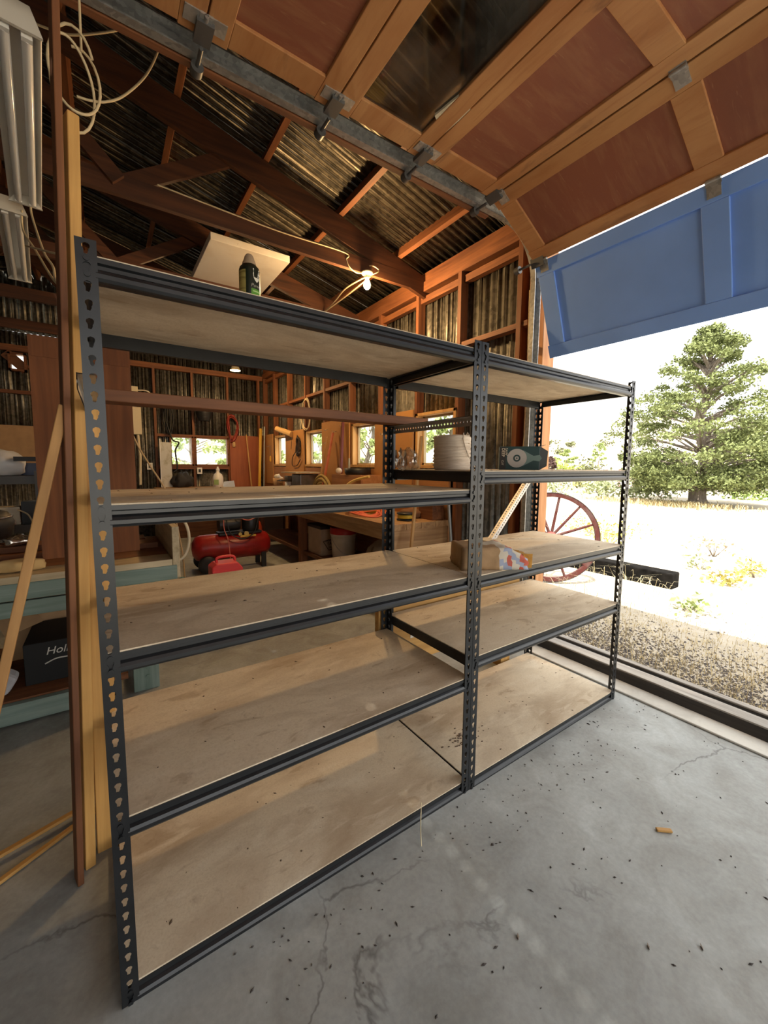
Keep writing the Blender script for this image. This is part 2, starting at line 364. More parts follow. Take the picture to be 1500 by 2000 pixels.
for i, (a, b, c, d) in enumerate(WIN):
    o = MB()
    o.box((XW-.012, a-.035, c-.03), (XW+.10, a, d+.03)); o.box((XW-.012, b, c-.03), (XW+.10, b+.035, d+.03))
    o.box((XW-.03, a-.035, c-.035), (XW+.10, b+.035, c)); o.box((XW-.012, a-.035, d), (XW+.10, b+.035, d+.03))
    f = o.build('window_%d' % (i+1), wood('window_frame_wood', (0.58, 0.30, 0.10), (0.80, 0.50, 0.20), 'Z'), bevel=.003)
    tag(f, ['small square window nearest the door, behind the twine spool', 'second small window from the door, above the black tray', 'third small window from the door, beside the dark hung cord', 'small window in the right wall nearest the back corner'][i], 'window', kind='structure')
    MB().box((XW+.075, a, c), (XW+.079, b, d)).build('pane', M_GLASS, f)
    MB().box((XW+.06, a+.0, c), (XW+.09, a+.022, d)).box((XW+.06, b-.022, c), (XW+.09, b, d)).box((XW+.06, a, c), (XW+.09, b, c+.02)).box((XW+.06, a, d-.02), (XW+.09, b, d)).build('sash', PALEW('Z'), f)

# ---- back wall (gable end)
WB = [(1.02, 1.355, 1.36, 1.84), (1.435, 1.985, 1.36, 1.84), (-1.35, -0.80, 1.18, 1.88), (-1.08, -0.93, 2.76, 2.97)]
mb = MB(); corr(mb, (-4.7, 7.09, 0), (1,0,0), (0,0,1), (0,1,0), 7.5, 0.0, 3.32, holes=[(a+4.7, b+4.7, c, d) for a, b, c, d in WB])
for k in range(24):   # the gable above the plate, stepping up under the roof slopes
    x0 = 2.8-k*.15; z1 = 3.12+.27*(2.3-x0)+.29
    corr(mb, (x0-.15, 7.09, 0), (1,0,0), (0,0,1), (0,1,0), .15, 3.32, max(3.33, z1+.03))
    corr(mb, (-1.6-x0, 7.09, 0), (1,0,0), (0,0,1), (0,1,0), .15, 3.32, max(3.33, z1+.03))
wall_back = tag(merge(mb.build('wall_back', M_SIDING)), 'corrugated steel gable wall at the far end of the workshop', 'wall', kind='structure')
for x in (2.62, 2.02, 1.395, 0.78, 0.15, -0.45, -1.42, -2.0, -2.6):
    MB().box((x-.02, YB, 0), (x+.02, YB+.08, 3.06)).build('stud', STUD('Z'), wall_back)
MB().box((-4.6, YB-.005, 3.02), (2.7, YB+.08, 3.11)).build('top_plate', STUD('X'), wall_back)
MB().box((-4.6, YB-.002, 3.38), (1.4, YB+.08, 3.46)).build('gable_girt', STUD('X'), wall_back)
MB().box((-4.6, YB-.002, 2.40), (2.6, YB+.08, 2.45)).build('blocking', STUD('X'), wall_back)
MB().box((0.8, YB-.004, 1.85), (2.6, YB+.08, 1.90)).build('blocking', STUD('X'), wall_back)
MB().box((0.8, YB-.004, 1.27), (2.6, YB+.08, 1.34)).build('blocking', STUD('X'), wall_back)
LB = ['left one of the paired windows in the far wall', 'right one of the paired windows in the far wall', 'window in the far wall covered by a cardboard sheet', 'small gap high in the far wall at the left']
for i, (a, b, c, d) in enumerate(WB):
    o = MB(); t = .028
    o.box((a-t, YB-.008, c-t), (a, YB+.10, d+t)); o.box((b, YB-.008, c-t), (b+t, YB+.10, d+t)); o.box((a-t, YB-.008, c-t), (b+t, YB+.10, c)); o.box((a-t, YB-.008, d), (b+t, YB+.10, d+t))
    f = o.build('window_%d' % (i+5), STUD('X')); tag(f, LB[i], 'window', kind='structure')
    MB().box((a, YB+.075, c), (b, YB+.079, d)).build('pane', M_GLASS, f)
    if i == 3: MB().bar((a-.06, YB+.03, d+.02), (b+.02, YB+.03, c-.0), .03, .14, up=(0,0,1)).build('diagonal_board', DARKW('X'), f)
# ---- unseen sides close the shed, apart from the added front opening
mb = MB(); corr(mb, (-4.65, -4.7, 0), (0,1,0), (0,0,1), (-1,0,0), 11.8, 0, 3.3); tag(merge(mb.build('wall_left', M_SIDING)), 'corrugated steel wall on the far left side', 'wall', kind='structure')
mb = MB(); corr(mb, (-4.7, -4.7, 0), (1,0,0), (0,0,1), (0,-1,0), 7.5, 0, 4.3, holes=[(3.9, 7.3, 0, 2.9)]); tag(merge(mb.build('wall_front', M_SIDING)), 'corrugated steel wall behind the viewer with an opening added for daylight', 'wall', kind='structure')  # unseen opening, added to let more daylight in from behind the camera

# ---- roof: ridge along Y at x = -0.8
RX = -0.8
def zr(x): return 3.12+.27*(2.3-(x if x >= RX else 2*RX-x))     # underside of the rafters
mb = MB(); sl = Vector((1, 0, -.27)).normalized()
corr(mb, (RX, -5.0, zr(RX)+.29), (0,1,0), sl, (.26, 0, .965), 12.3, 0, 3.95)
sl2 = Vector((-1, 0, -.27)).normalized()
corr(mb, (RX, -5.0, zr(RX)+.29), (0,1,0), sl2, (-.26, 0, .965), 12.3, 0, 4.1)
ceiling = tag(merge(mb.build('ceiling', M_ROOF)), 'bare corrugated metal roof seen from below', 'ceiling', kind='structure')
for x in (2.40, 1.78, 1.14, 0.54, -.08, -.70, -.95, -1.6, -2.2, -2.8, -3.4, -4.0):
    z = zr(x)+.2; a = -math.atan(.27)*(1 if x > RX else -1); up = Vector((-math.sin(a), 0, math.cos(a)))
    c = Vector((x, 0, z))+up*.045
    MB().bar((c.x, -4.9, c.z), (c.x, 7.1, c.z), .04, .09, up=up).build('purlin', STUD('Y'), ceiling)
def truss(y, label, group):
    t = thing('roof_truss', label, 'roof truss', (RX, y, 3.06), group)
    xe = 2.79; xl = 2*RX-xe; h = .19
    for s in (1, -1):
        p = [(0, 0), (xe-RX, -.27*(xe-RX)), (xe-RX, -.27*(xe-RX)+h), (0, h)]
        MB().prism([(s*a, b) for a, b in p], (RX, y-.02, zr(RX)+.002), (1,0,0), (0,0,1), (0,.04,0)).build('rafter', TRUSS('X'), t)
    MB().box((xl, y-.021, 3.06), (2.75, y+.019, 3.18)).build('bottom_chord', TRUSS('X'), t)
    for s in (1, -1):
        X = lambda v: RX+s*v
        MB().bar((X(.98), y+.025, 3.13), (X(1.72), y+.025, zr(RX+1.72)+.10), .035, .10, up=(0,0,1)).build('web', TRUSS('X'), t)
        MB().bar((X(.98), y-.035, 3.13), (X(.1), y-.035, zr(RX+.1)+.08), .035, .09, up=(0,0,1)).build('web', TRUSS('X'), t)
    return t
for y, lab in ((2.10, 'roof truss nearest the shelves, carrying the bare bulb'), (3.35, 'second roof truss, behind the spray can and white panel'), (4.60, 'third roof truss counted from the shelves'), (5.85, 'roof truss closest to the far gable wall')):
    truss(y, lab, 'timber roof trusses')

# ---- sectional overhead door (open): five sections, the two lowest on the curve
BLUE_HAZE = plain('blue_lens_haze', (0.20, 0.38, 0.86), 0.55, var=0.10, vscale=2)  # blue lens haze put into the colour of the lowest section
PANEL = layered('door_panel_board', (0.25, 0.085, 0.045), [(3, .45, .75, (0.40, 0.19, 0.09), .55, (1.2, 6, 1.2)), (1.2, .5, .75, (0.16, 0.06, 0.035), .5, (1, 1, 1)), (9, .62, .75, (0.50, 0.28, 0.14), .5, (1, 9, 1))], .6, .35)
RAILS = layered('door_frame_wood', (0.38, 0.16, 0.055), [(4, .4, .7, (0.60, 0.33, 0.14), .7, (1, .25, 1)), (2.2, .58, .72, (0.12, 0.05, 0.03), .75, (3, 1, 3)), (40, .5, .7, (0.34, 0.13, 0.045), .5, (1, .1, 1))], .6, .35)
door = thing('door_1', 'raised sectional overhead door of orange-brown wood', 'garage door', (2.70, -1.84, 2.15), kind='structure')
JT = [(2.705, 2.13), (2.485, 2.715), (2.03, 2.965), (1.475, 2.965), (.955, 2.965), (.41, 2.965), (-.14, 2.965)]
Y0, Y1 = 0.685, -4.30
STL = [0.62, -.27, -1.09, -1.91, -2.73, -3.55, -4.24]
NRM = None
for i in range(6):
    a, b = Vector((JT[i][0], 0, JT[i][1])), Vector((JT[i+1][0], 0, JT[i+1][1])); u = (b-a).normalized(); ln = (b-a).length-.006
    n = Vector((u.z, 0, -u.x))       # outward (away from the room)
    if n.x < 0 and n.z < 0: n = -n
    if i >= 2: n = Vector((0, 0, 1))
    V = Vector((0,1,0)); T = .036; R = .085
    def slab(mb, u0, u1, v0, v1, w0, w1):
        o = a+u*u0+V*v0+n*w0
        return mb.prism([(0,0), (u1-u0,0), (u1-u0,v1-v0), (0,v1-v0)], o, u, V, n*(w1-w0))
    mb = MB(); slab(mb, 0, R, Y1, Y0, 0, T); slab(mb, ln-R, ln, Y1, Y0, 0, T)
    for y in STL: slab(mb, R, ln-R, y-.055, y+.055, .001, T-.001)
    fm = BLUE_HAZE if i == 0 else RAILS
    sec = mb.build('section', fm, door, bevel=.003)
    if i == 0: sec['label'] = 'lowest door section coloured blue for lens haze'
    for k in range(len(STL)-1):
        mb = MB(); slab(mb, R-.012, ln-R+.012, STL[k+1]+.043, STL[k]-.043, .014, .020)
        if i == 3: mb.build('window_pane', glass('door_glass', (.30, .29, .27), .10, .16), sec)
        else: mb.build('panel', BLUE_HAZE if i == 0 else PANEL, sec)
    if i < 5:   # hinges and edge rollers at the joint above this section
        for j, y in enumerate(STL):
            e = b
            mb = MB(); n2 = -n
            for q in (-1, 1):
                mb.bar(e+u*q*.012+V*(y-.03)+n2*.004, e+u*q*.012+V*(y+.03)+n2*.004, .02, .008, up=n2)
                mb.bar(e+u*q*.045+V*(y-.028)+n2*.002, e+u*q*.045+V*(y+.028)+n2*.002, .055, .005, up=n2)
            mb.cyl(e+V*(y-.03)+n2*.010, e+V*(y+.03)+n2*.010, .008)
            mb.build('hinge', M_GALV, door)
        mb = MB()
        yq = .68
        mb.bar(b+V*(yq-.07)-n*.010, b+V*(yq+.02)-n*.010, .06, .02, up=n); mb.cyl(b+V*(yq+.02)-n*.028, b+V*(yq+.12)-n*.028, .008); mb.cyl(b+V*(yq+.10)-n*.028, b+V*(yq+.135)-n*.028, .024)
        mb.build('roller_bracket', plain('dark_hardware', (.13, .13, .13), .45, .6), door)
door['label'] = 'raised sectional overhead door of orange-brown wood with blue lens haze coloured onto the bottom section'
# door track: channel swept along the left edge of the door
def sweep_xz(path, prof, y):
    """path of (x,z); prof of (offset to the path's left, dy), closed polygon"""
    mb = MB(); n = len(prof); vs_ = []
    for i, (x, z) in enumerate(path):
        a = path[max(i-1, 0)]; b = path[min(i+1, len(path)-1)]; t = Vector((b[0]-a[0], b[1]-a[1])).normalized(); l = Vector((-t.y, t.x))
        for p, dy in prof: vs_.append((x+l.x*p, y+dy, z+l.y*p))
    fs = [(i*n+k, i*n+(k+1) % n, (i+1)*n+(k+1) % n, (i+1)*n+k) for i in range(len(path)-1) for k in range(n)]
    fs += [tuple(range(n)), tuple(range((len(path)-1)*n, len(path)*n))]
    return mb.add(vs_, fs, 0, False)
cen = (2.30, 2.66); rad = .335
path = [(-1.0, 2.995), (.5, 2.995), (2.0, 2.995), (2.30, 2.995)]+[(cen[0]+rad*math.sin(t), cen[1]+rad*math.cos(t)) for t in [k*PI/2/14 for k in range(1, 15)]]+[(2.635, 2.0), (2.635, 1.0), (2.635, .02)]
track = thing('door_track', 'curved galvanised steel track along the left edge of the overhead door', 'door track', (2.635, .73, 0))
prof = [(-.036, .0), (-.036, .036), (-.030, .042), (.030, .042), (.036, .036), (.036, .0), (.030, .0), (.030, .036), (-.030, .036), (-.030, .0)]
sweep_xz(path, prof, .755).build('channel', M_GALV, track)
MB().box((-1.0, .80, 2.955), (2.15, .83, 3.03)).build('support_board', STUD('X'), track)
for z in (1.2, 2.2): MB().box((2.66, .79, z), (2.72, .82, z+.04)).build('bracket', M_GALV, track)
tag(MB().tube(spline([(2.62, .81, 2.62), (2.63, .81, 2.2), (2.645, .80, 1.83), (2.64, .81, 1.78), (2.62, .80, 1.62), (2.60, .80, 1.42), (2.60, .79, 1.36)]), .006).sphere((2.643, .80, 1.80), .014).build('rope', plain('tan_rope', (.62, .50, .30), .8)), 'thin tan rope with a knot hanging beside the door post', 'rope')
board = tag(MB().prism([(1.37,.45),(1.475,.51),(1.485,.34),(1.40,.25)], (0,0,2.9675), (1,0,0), (0,1,0), (0,0,.010)).build('pale_piece', layered('pale_mottle', (.72, .64, .46), [(30, .4, .6, (.5, .42, .28), .6, (1,1,1))])), 'thin pale piece in a corner of the overhead door window', 'board')  # thin pale piece added for the pale patch in this pane

# ================================================================== THE TWO SHELVING UNITS
BW, BD, PH = 1.232, 0.594, 1.829
def hole_ring(w, p):
    """angles with corners, and the keyhole radius along each"""
    cx, cy = w/2, p*.50
    angs = sorted([math.atan2(y-cy, x-cx) for x in (0, w) for y in (0, p)] + [2*PI*k/12+.13-PI for k in range(12)])
    def inside(x, y): return (x*x+(y-.0045)**2 < .0072**2) or (abs(x) < .0042 and -.0115 < y < .0045)
    out = []
    for a in angs:
        r = 0
        while inside(r*math.cos(a), r*math.sin(a)): r += .0003
        c, s = math.cos(a), math.sin(a)
        t = min([q for q in ((w/2)/abs(c) if abs(c) > 1e-6 else 9, ((p-cy) if s > 0 else cy)/abs(s) if abs(s) > 1e-6 else 9)])
        out.append(((cx+r*c, cy+r*s), (cx+t*c, cy+t*s)))
    return out
def keyhole_flange(mb, o, u, n, w, pitch=.0381, h=PH, t=.0018):
    o, u, n = Vector(o), Vector(u), Vector(n); z = Vector((0,0,1))
    ring = hole_ring(w, pitch); m = len(ring); cells = int(h/pitch)
    for c in range(cells):
        b = o+z*(c*pitch); vs_ = []
        for (hx, hy), (ox, oy) in ring:
            vs_ += [b+u*hx+z*hy, b+u*ox+z*oy, b+u*hx+z*hy-n*t, b+u*ox+z*oy-n*t]
        fs = []
        for k in range(m):
            a, d = 4*k, 4*((k+1) % m)
            fs += [(a, d, d+1, a+1), (a+2, a+3, d+3, d+2), (a, a+2, d+2, d)]
        mb.add(vs_, fs)
    top = o+z*(cells*pitch); hh = h-cells*pitch
    mb.add([top, top+u*w, top+u*w+z*hh, top+z*hh], [(0,1,2,3)])
    # edges
    e0 = o+u*w
    mb.add([e0, e0-n*t, e0-n*t+z*h, e0+z*h], [(0,1,2,3)])
    mb.add([o+z*h, o+u*w+z*h, o+u*w+z*h-n*t, o+z*h-n*t], [(0,1,2,3)])
FB = [(-.022, 0), (.0, 0), (.0, -.011), (-.007, -.014), (-.007, -.022), (.001, -.027), (.005, -.034), (.005, -.043), (.001, -.049), (-.005, -.051), (-.022, -.051)]
def shelving(x0, levels, label):
    t = thing('shelving_unit', label, 'shelves', (x0+BW/2, BD/2, 0), 'steel shelving units')
    x1 = x0+BW
    for (px, sx) in ((x0, 1), (x1, -1)):
        for (py, sy) in ((0, 1), (BD, -1)):
            mb = MB()
            keyhole_flange(mb, (px, py, 0), (sx,0,0), (0,-sy,0), .038)
            keyhole_flange(mb, (px, py, 0), (0,sy,0), (-sx,0,0), .038)
            mb.build('post', M_STEEL, t, fixn=False)
    for L in levels:
        zt = L-.004
        for (py, sy) in ((0.004, -1), (BD-.004, 1)):
            mb = MB()
            mb.prism([(a*sy, b) for a, b in FB], (x0+.034, py, zt), (0,1,0), (0,0,1), (BW-.068, 0, 0))
            for px in (x0+.019, x1-.019):   # end connectors with rivets through the keyholes
                mb.box((px-.016, py+(.0 if sy < 0 else -.003), zt-.056), (px+.016, py+(.003 if sy < 0 else .0), zt+.002))
                for q in (-.008, -.040): mb.cyl((px, py+sy*.0075, zt+q), (px, py, zt+q), .0058, n=12)
            mb.build('beam', M_STEEL, t)
        for (px, sx) in ((x0+.003, 1), (x1-.003, -1)):
            mb = MB(); mb.box((px, .036, zt-.044), (px+sx*.003, BD-.036, zt)); mb.box((px, .036, zt-.015), (px+sx*.020, BD-.036, zt-.012)); mb.box((px, .036, zt-.044), (px+sx*.012, BD-.036, zt-.042))
            mb.build('side_brace', M_STEEL, t)
        MB().box((x0+.006, .007, L-.013), (x1-.006, BD-.007, L)).build('shelf_board', M_BOARD, t, bevel=.001)
    return t
LL = [1.802, 1.271, .9245, .503, .048]
LR = [1.800, 1.343, .921, .580, .044]
shelving(0.0, LL, 'left steel shelving unit, nearest the viewer, with empty boards')
shelving(BW+.002, LR, 'right steel shelving unit by the open door, holding twine and a box')

# ---- things on and around the shelves
tw = MB(); prof = []
for k in range(27):
    z = .155*k/26; prof.append((.083+.0016*math.sin(k*1.9)+.0012*math.sin(k*4.7)-(.010 if k in (0, 26) else 0), z))
tw.lathe([(.02, .0)]+prof+[(.06, .156), (.022, .150), (.02, .07)], (1.352, .265, LR[1]), 40)
spool = thing('twine_spool', 'fat spool of cream twine on the upper right shelf', 'twine', (1.352, .265, LR[1]))
M_TW = layered('twine', (.78, .68, .56), [(26, .4, .65, (.55, .43, .32), .7, (.4,.4,6))], .9, .2, bump=.6)
tw.build('winding', M_TW, spool)
mb = MB()
for j in range(10):
    z0 = LR[1]+.012+.0145*j; a0 = j*.7
    mb.tube([(1.352+(.087)*math.cos(a0+q*.28), .265+.087*math.sin(a0+q*.28), z0+.006*math.sin(q*.5+j)) for q in range(12)], .0022, 5)
mb.build('loose_strands', M_TW, spool)
MB().tube(spline([(1.345, .19, 1.505), (1.335, .178, 1.47), (1.365, .172, 1.40), (1.405, .165, 1.352), (1.46, .15, 1.347)]), .0025, 6).build('loose_end', M_TW, spool)
MB().tube([(1.425, .255, 1.485), (1.436, .25, 1.515), (1.432, .24, 1.50)], .005, 6).build('frayed_tuft', M_TW, spool)
# clear plastic bag beside the spool
bm = bmesh.new(); bmesh.ops.create_icosphere(bm, subdivisions=3, radius=.06)
for v in bm.verts:
    v.co.x *= .75; v.co.z = max(-.03, v.co.z)*(1.1); v.co += v.co.normalized()*random.uniform(-.012, .012)
me = bpy.data.meshes.new('plastic_bag'); bm.to_mesh(me); bm.free(); me.materials.append(glass('clear_film', (.93, .93, .9), .25, .25))
bag = bpy.data.objects.new('plastic_bag', me); COL.objects.link(bag); bag.location = (1.245, .46, LR[1]+.034); tag(bag, 'crumpled clear plastic bag beside the twine spool', 'bag')
# power tool carton
sb = thing('tool_carton', 'dark green tool carton with a round saw picture on the right shelf', 'box', (0, 0, 0))
CW, CD, CH = .196, .15, .120
MB().box((-CW/2, 0, 0), (CW/2, CD, CH)).build('carton', plain('dark_green_card', (.012, .045, .048), .45, var=.25, vscale=3), sb, bevel=.002)
MB().prism([(0,0), (CH,.0), (CH*.8,.04), (.02,.036)], (CW/2, .005, 0), (0,0,1), (1,.25,0), (-.001,.003,0)).prism([(0,0), (.10,.0), (.08,.03), (.01,.03)], (CW/2+.001, .02, CH), (0,1,0), (.95,0,.25), (0,0,.002)).build('open_flap', plain('black_card', (.02, .022, .024), .6), sb)
def ring(mb, c, r0, r1, n=28):
    vs_ = []
    for k in range(n):
        a = 2*PI*k/n
        for r in (r0, r1): vs_.append((c[0]+r*math.cos(a), c[1], c[2]+r*math.sin(a)))
    mb.add(vs_, [(2*k, 2*k+1, (2*k+3) % (2*n), (2*k+2) % (2*n)) for k in range(n)])
gm = plain('printed_grey', (.40, .38, .36), .6); tm_ = plain('printed_teal', (.13, .20, .19), .6); cm_ = plain('printed_cream', (.62, .56, .44), .6)
mb = MB(); ring(mb, (-.012, -.0008, .060), .018, .048); ring(mb, (-.012, -.0012, .060), .004, .010); mb.build('printed_blade', gm, sb, fixn=False)
MB().prism([(0,-.040), (.05,-.012), (.08,-.016), (.09,0), (.08,.016), (.05,.012), (0,.040)], (.018, -.0006, .060), (1,0,0), (0,0,1), (0,.0005,0)).build('printed_handle', tm_, sb)
MB().box((-CW/2+.003, -.0005, .004), (-.066, .0005, CH-.004)).build('printed_strip', plain('printed_black', (.02, .02, .02), .6), sb)
for tx, x, z, sz in (('DEEP', -.086, CH-.008, .020), ('CUT', -.086, .050, .013), ('SAW', -.070, CH-.008, .018)):
    text_mesh('printed_title', tx, sz, cm_, sb, (x, -.0010, z), (PI/2, PI/2, 0))
sb.location = (1.800, .235, LR[1]); sb.rotation_euler.z = -.86
# paper flour-type parcel lying on the third right shelf
pc = thing('paper_parcel', 'crumpled brown paper sack lying on the third shelf, printed end out', 'sack', (1.42, .10, LR[2]))
nx, ny, nz = 16, 8, 6; L0, W0, H0 = .29, .17, .095
def pbox(x, y, z):
    sq = 1-.55*max(0, (x-.72)/.28)
    return Vector(((x-.5)*L0, (y-.5)*W0, (z*H0)*sq+.0))
vs_ = {}; mb = MB(); fl = []
def gp(i, j, k):
    key = (i, j, k)
    if key not in vs_:
        p = pbox(i/nx, j/ny, k/nz); rnd = random.Random(hash(key) & 0xffff)
        p += Vector((rnd.uniform(-1,1), rnd.uniform(-1,1), rnd.uniform(-.6,1)*(k > 0)))*.0035
        vs_[key] = len(mb.v); mb.v.append(tuple(p))
    return vs_[key]
def q4(a, b, c, d, mi):
    mb.f.append([gp(*a), gp(*b), gp(*c), gp(*d)]); mb.mi.append(mi); mb.sm.append(True)
for i in range(nx):
    mat_i = 0 if i < 9 else (1 if i < 11 else (2 if i < 12 else (1 if i < 14 else 2)))
    for j in range(ny):
        mt = mat_i if not (5 < i < 12 and 2 < j < 7) else 1
        q4((i,j,nz), (i+1,j,nz), (i+1,j+1,nz), (i,j+1,nz), mt); q4((i,j,0), (i,j+1,0), (i+1,j+1,0), (i+1,j,0), 0)
    for k in range(nz):
        mk = mat_i if i < 9 else (3 if (i+k) % 5 < 2 else mat_i)
        q4((i,0,k), (i+1,0,k), (i+1,0,k+1), (i,0,k+1), mk); q4((i,ny,k), (i,ny,k+1), (i+1,ny,k+1), (i+1,ny,k), 0)
for j in range(ny):
    for k in range(nz): q4((0,j,k), (0,j,k+1), (0,j+1,k+1), (0,j+1,k), 0); q4((nx,j,k), (nx,j+1,k), (nx,j+1,k+1), (nx,j,k+1), 2)
Mx = Matrix.Translation((1.425, .10, LR[2]+.001)) @ Matrix.Rotation(-.50, 4, 'Z'); mb.xform(Mx)
M_KR = layered('kraft_paper', (.40, .26, .14), [(14, .4, .65, (.26, .16, .08), .6, (1,1,1))], .8, .3)
mb.build('sack_body', [M_KR, plain('sack_white_print', (.62, .56, .46), .7), plain('sack_red_print', (.52, .10, .06), .6), plain('sack_blue_print', (.32, .36, .48), .6)], pc)
mb = MB(); 
for k in range(10):
    a, b = k/10, (k+1)/10; f = lambda t: .006*math.sin(t*19)+.003*math.sin(t*47)
    mb.add([(L0/2-.005, -.06+.13*a, .003), (L0/2-.005, -.06+.13*b, .003), (L0/2+.030+f(b), -.06+.13*b, .010), (L0/2+.030+f(a), -.06+.13*a, .010)], [(0,1,2,3)])
    mb.add([(L0/2-.005, -.06+.13*a, .055), (L0/2-.005, -.06+.13*b, .055), (L0/2+.030+f(b), -.06+.13*b, .050), (L0/2+.030+f(a), -.06+.13*a, .050)], [(0,1,2,3)])
    mb.add([(L0/2+.030+f(a), -.06+.13*a, .010), (L0/2+.030+f(b), -.06+.13*b, .010), (L0/2+.030+f(b), -.06+.13*b, .050), (L0/2+.030+f(a), -.06+.13*a, .050)], [(0,1,2,3)])
for s_ in (-.06,): mb.add([(L0/2-.01, s_, .0), (L0/2+.030, s_, .0), (L0/2+.032, s_, .062), (L0/2-.01, s_, .062)], [(0,1,2,3)])
mb.xform(Mx); mb.build('torn_end', layered('ochre_paper', (.50, .27, .05), [(40, .4, .6, (.32, .15, .03), .7, (1,1,1))], .8, .3), pc, fixn=False)
# spray can on top
sc = thing('spray_can', 'green and black spray can with tan cap on the top shelf', 'can', (.452, .30, LL[0]))
cx_, cy_ = .452, .30
MB().lathe([(.030, 0), (.033, .004), (.033, .186), (.030, .196), (.024, .202), (.023, .204)], (cx_, cy_, LL[0]), 36).build('can_body', plain('can_black', (.010, .016, .010), .3), sc)
MB().lathe([(.0225, .202), (.022, .210), (.017, .222), (.014, .232), (.010, .238)], (cx_, cy_, LL[0]), 28).build('cap', plain('tan_cap', (.34, .25, .16), .5), sc)
def wrap(mb, th0, th1, z0, z1, r=.0334, n=14, mi=0):
    for k in range(n):
        a, b = th0+(th1-th0)*k/n, th0+(th1-th0)*(k+1)/n
        mb.add([(cx_+r*math.cos(a), cy_+r*math.sin(a), LL[0]+z0), (cx_+r*math.cos(b), cy_+r*math.sin(b), LL[0]+z0), (cx_+r*math.cos(b), cy_+r*math.sin(b), LL[0]+z1), (cx_+r*math.cos(a), cy_+r*math.sin(a), LL[0]+z1)], [(0,1,2,3)], mi, True)
vd = math.atan2(-1.07-cy_, .034-cx_)
mb = MB(); wrap(mb, vd+.15, vd+1.3, .0, .124, n=16); mb.build('green_band', plain('can_green', (.10, .30, .03), .35), sc)
mb = MB(); wrap(mb, vd-1.35, vd-.35, .0, .180); mb.build('instruction_panel', layered('can_olive', (.34, .29, .09), [(90, .5, .6, (.12, .09, .02), .7, (.1,.1,1))], .45), sc)
mb = MB()
for k in range(5): wrap(mb, vd+.30, vd+1.2, .066+k*.012, .070+k*.012, r=.0337)
mb.build('label_lines', plain('can_light_green', (.40, .58, .25), .4), sc)
mb = MB(); A = vd+.72
def cpt(a, z): return (cx_+.0340*math.cos(A+a), cy_+.0340*math.sin(A+a), LL[0]+z)
sh = [(-.38, .186), (.38, .186), (.38, .160), (.2, .150), (0, .144), (-.2, .150), (-.38, .160)]
mb.add([cpt(a, z) for a, z in sh], [tuple(range(len(sh)))])
mb.build('shield_emblem', plain('can_emblem', (.72, .70, .60), .4), sc, fixn=False)
for row, (wd, zz) in enumerate((('HOT', .172), ('SHOT', .158))):
    o_ = text_mesh('emblem_letters', wd, .013, plain('can_black', (.010, .016, .010), .3), sc, (0,0,0), (0,0,0), .0002, 'CENTER')
    for v in o_.data.vertices: v.co = Vector(cpt(v.co.x/.034, zz+v.co.y)) - Vector((cx_, cy_, LL[0])) + Vector((math.cos(A), math.sin(A), 0))*(.0006+v.co.z*.5)
    o_.location = (0,0,0)
o_ = text_mesh('label_word', 'Power', .016, plain('can_emblem', (.72, .70, .60), .4), sc, (0,0,0), (0,0,0), .0002, 'CENTER', .2)
for v in o_.data.vertices: v.co = Vector(cpt(v.co.x/.034, .128+v.co.y)) - Vector((cx_, cy_, LL[0])) + Vector((math.cos(A), math.sin(A), 0))*.0008
o_.location = (0,0,0)
# lumber resting on perforated angles behind the middle shelf
tag(MB().box((-.02, .47, 1.5585), (1.385, .560, 1.5965)).build('lumber_board', DARKW('X'), bevel=.003), 'rough dark board laid across the shelving, below the top shelf', 'board')
def perforated(p, q, up, w1=.035, t=.0022, pitch=.019):
    """an L angle with round holes in both legs"""
    p, q = Vector(p), Vector(q); d = (q-p); L_ = d.length; d.normalize(); up = Vector(up); up = (up-d*up.dot(d)).normalized(); s_ = d.cross(up).normalized()
    mb = MB(); n = int(L_/pitch)
    for leg, nn in ((up, s_), (s_, up)):
        for i in range(n):
            o = p+d*(i*L_/n); m = 16; cw = L_/n; ring_ = []
            angs = sorted([math.atan2((y-.5)*w1, (x-.5)*cw) for x in (0,1) for y in (0,1)]+[2*PI*k/12+.1-PI for k in range(12)])
            vs2 = []
            for a in angs:
                c, s2 = math.cos(a), math.sin(a); tt = min((cw/2)/abs(c) if abs(c) > 1e-6 else 9, (w1/2)/abs(s2) if abs(s2) > 1e-6 else 9)
                for r in (.0048, tt):
                    b = o+d*(cw/2+r*c)+leg*(w1/2+r*s2); vs2 += [b, b+nn*t]
            fs = []
            for k in range(len(angs)):
                a, e = 4*k, 4*((k+1) % len(angs))
                fs += [(a, e, e+2, a+2), (a+1, a+3, e+3, e+1), (a, a+1, e+1, e)]
            mb.add(vs2, fs)
    return mb
M_PERF = plain('zinc_angle', (.42, .41, .38), .4, .6, var=.15)
tag(perforated((1.252, .01, 1.5560), (1.252, .585, 1.5560), (0,0,-1)).build('perforated_angle', M_PERF, fixn=False), 'grey perforated steel angle under the board end, between the middle posts', 'steel angle')
tag(perforated((-.012, .585, 1.5560), (-.012, .02, 1.5560), (0,0,-1)).build('perforated_angle', M_PERF, fixn=False), 'perforated steel angle under the board at the left post', 'steel angle')
tag(perforated((1.955, .52, LR[2]+.002), (2.335, .545, 1.285), (.77,0,-.64), w1=.032).build('perforated_angle', plain('white_angle', (.74, .72, .68), .45, .2, var=.1), fixn=False), 'pale perforated steel angle leaning diagonally in the right shelving unit', 'steel angle')
# white panel on the truss chords
tag(MB().box((.82, 2.53, 3.1815), (1.50, 4.75, 3.24)).build('foam_panel', layered('white_panel', (.80, .76, .70), [(3, .45, .75, (.62, .52, .42), .6, (1,1,1)), (18, .66, .75, (.42, .32, .24), .6, (1,1,1))], .8), bevel=.004), 'thick white panel lying on the roof truss chords', 'panel')

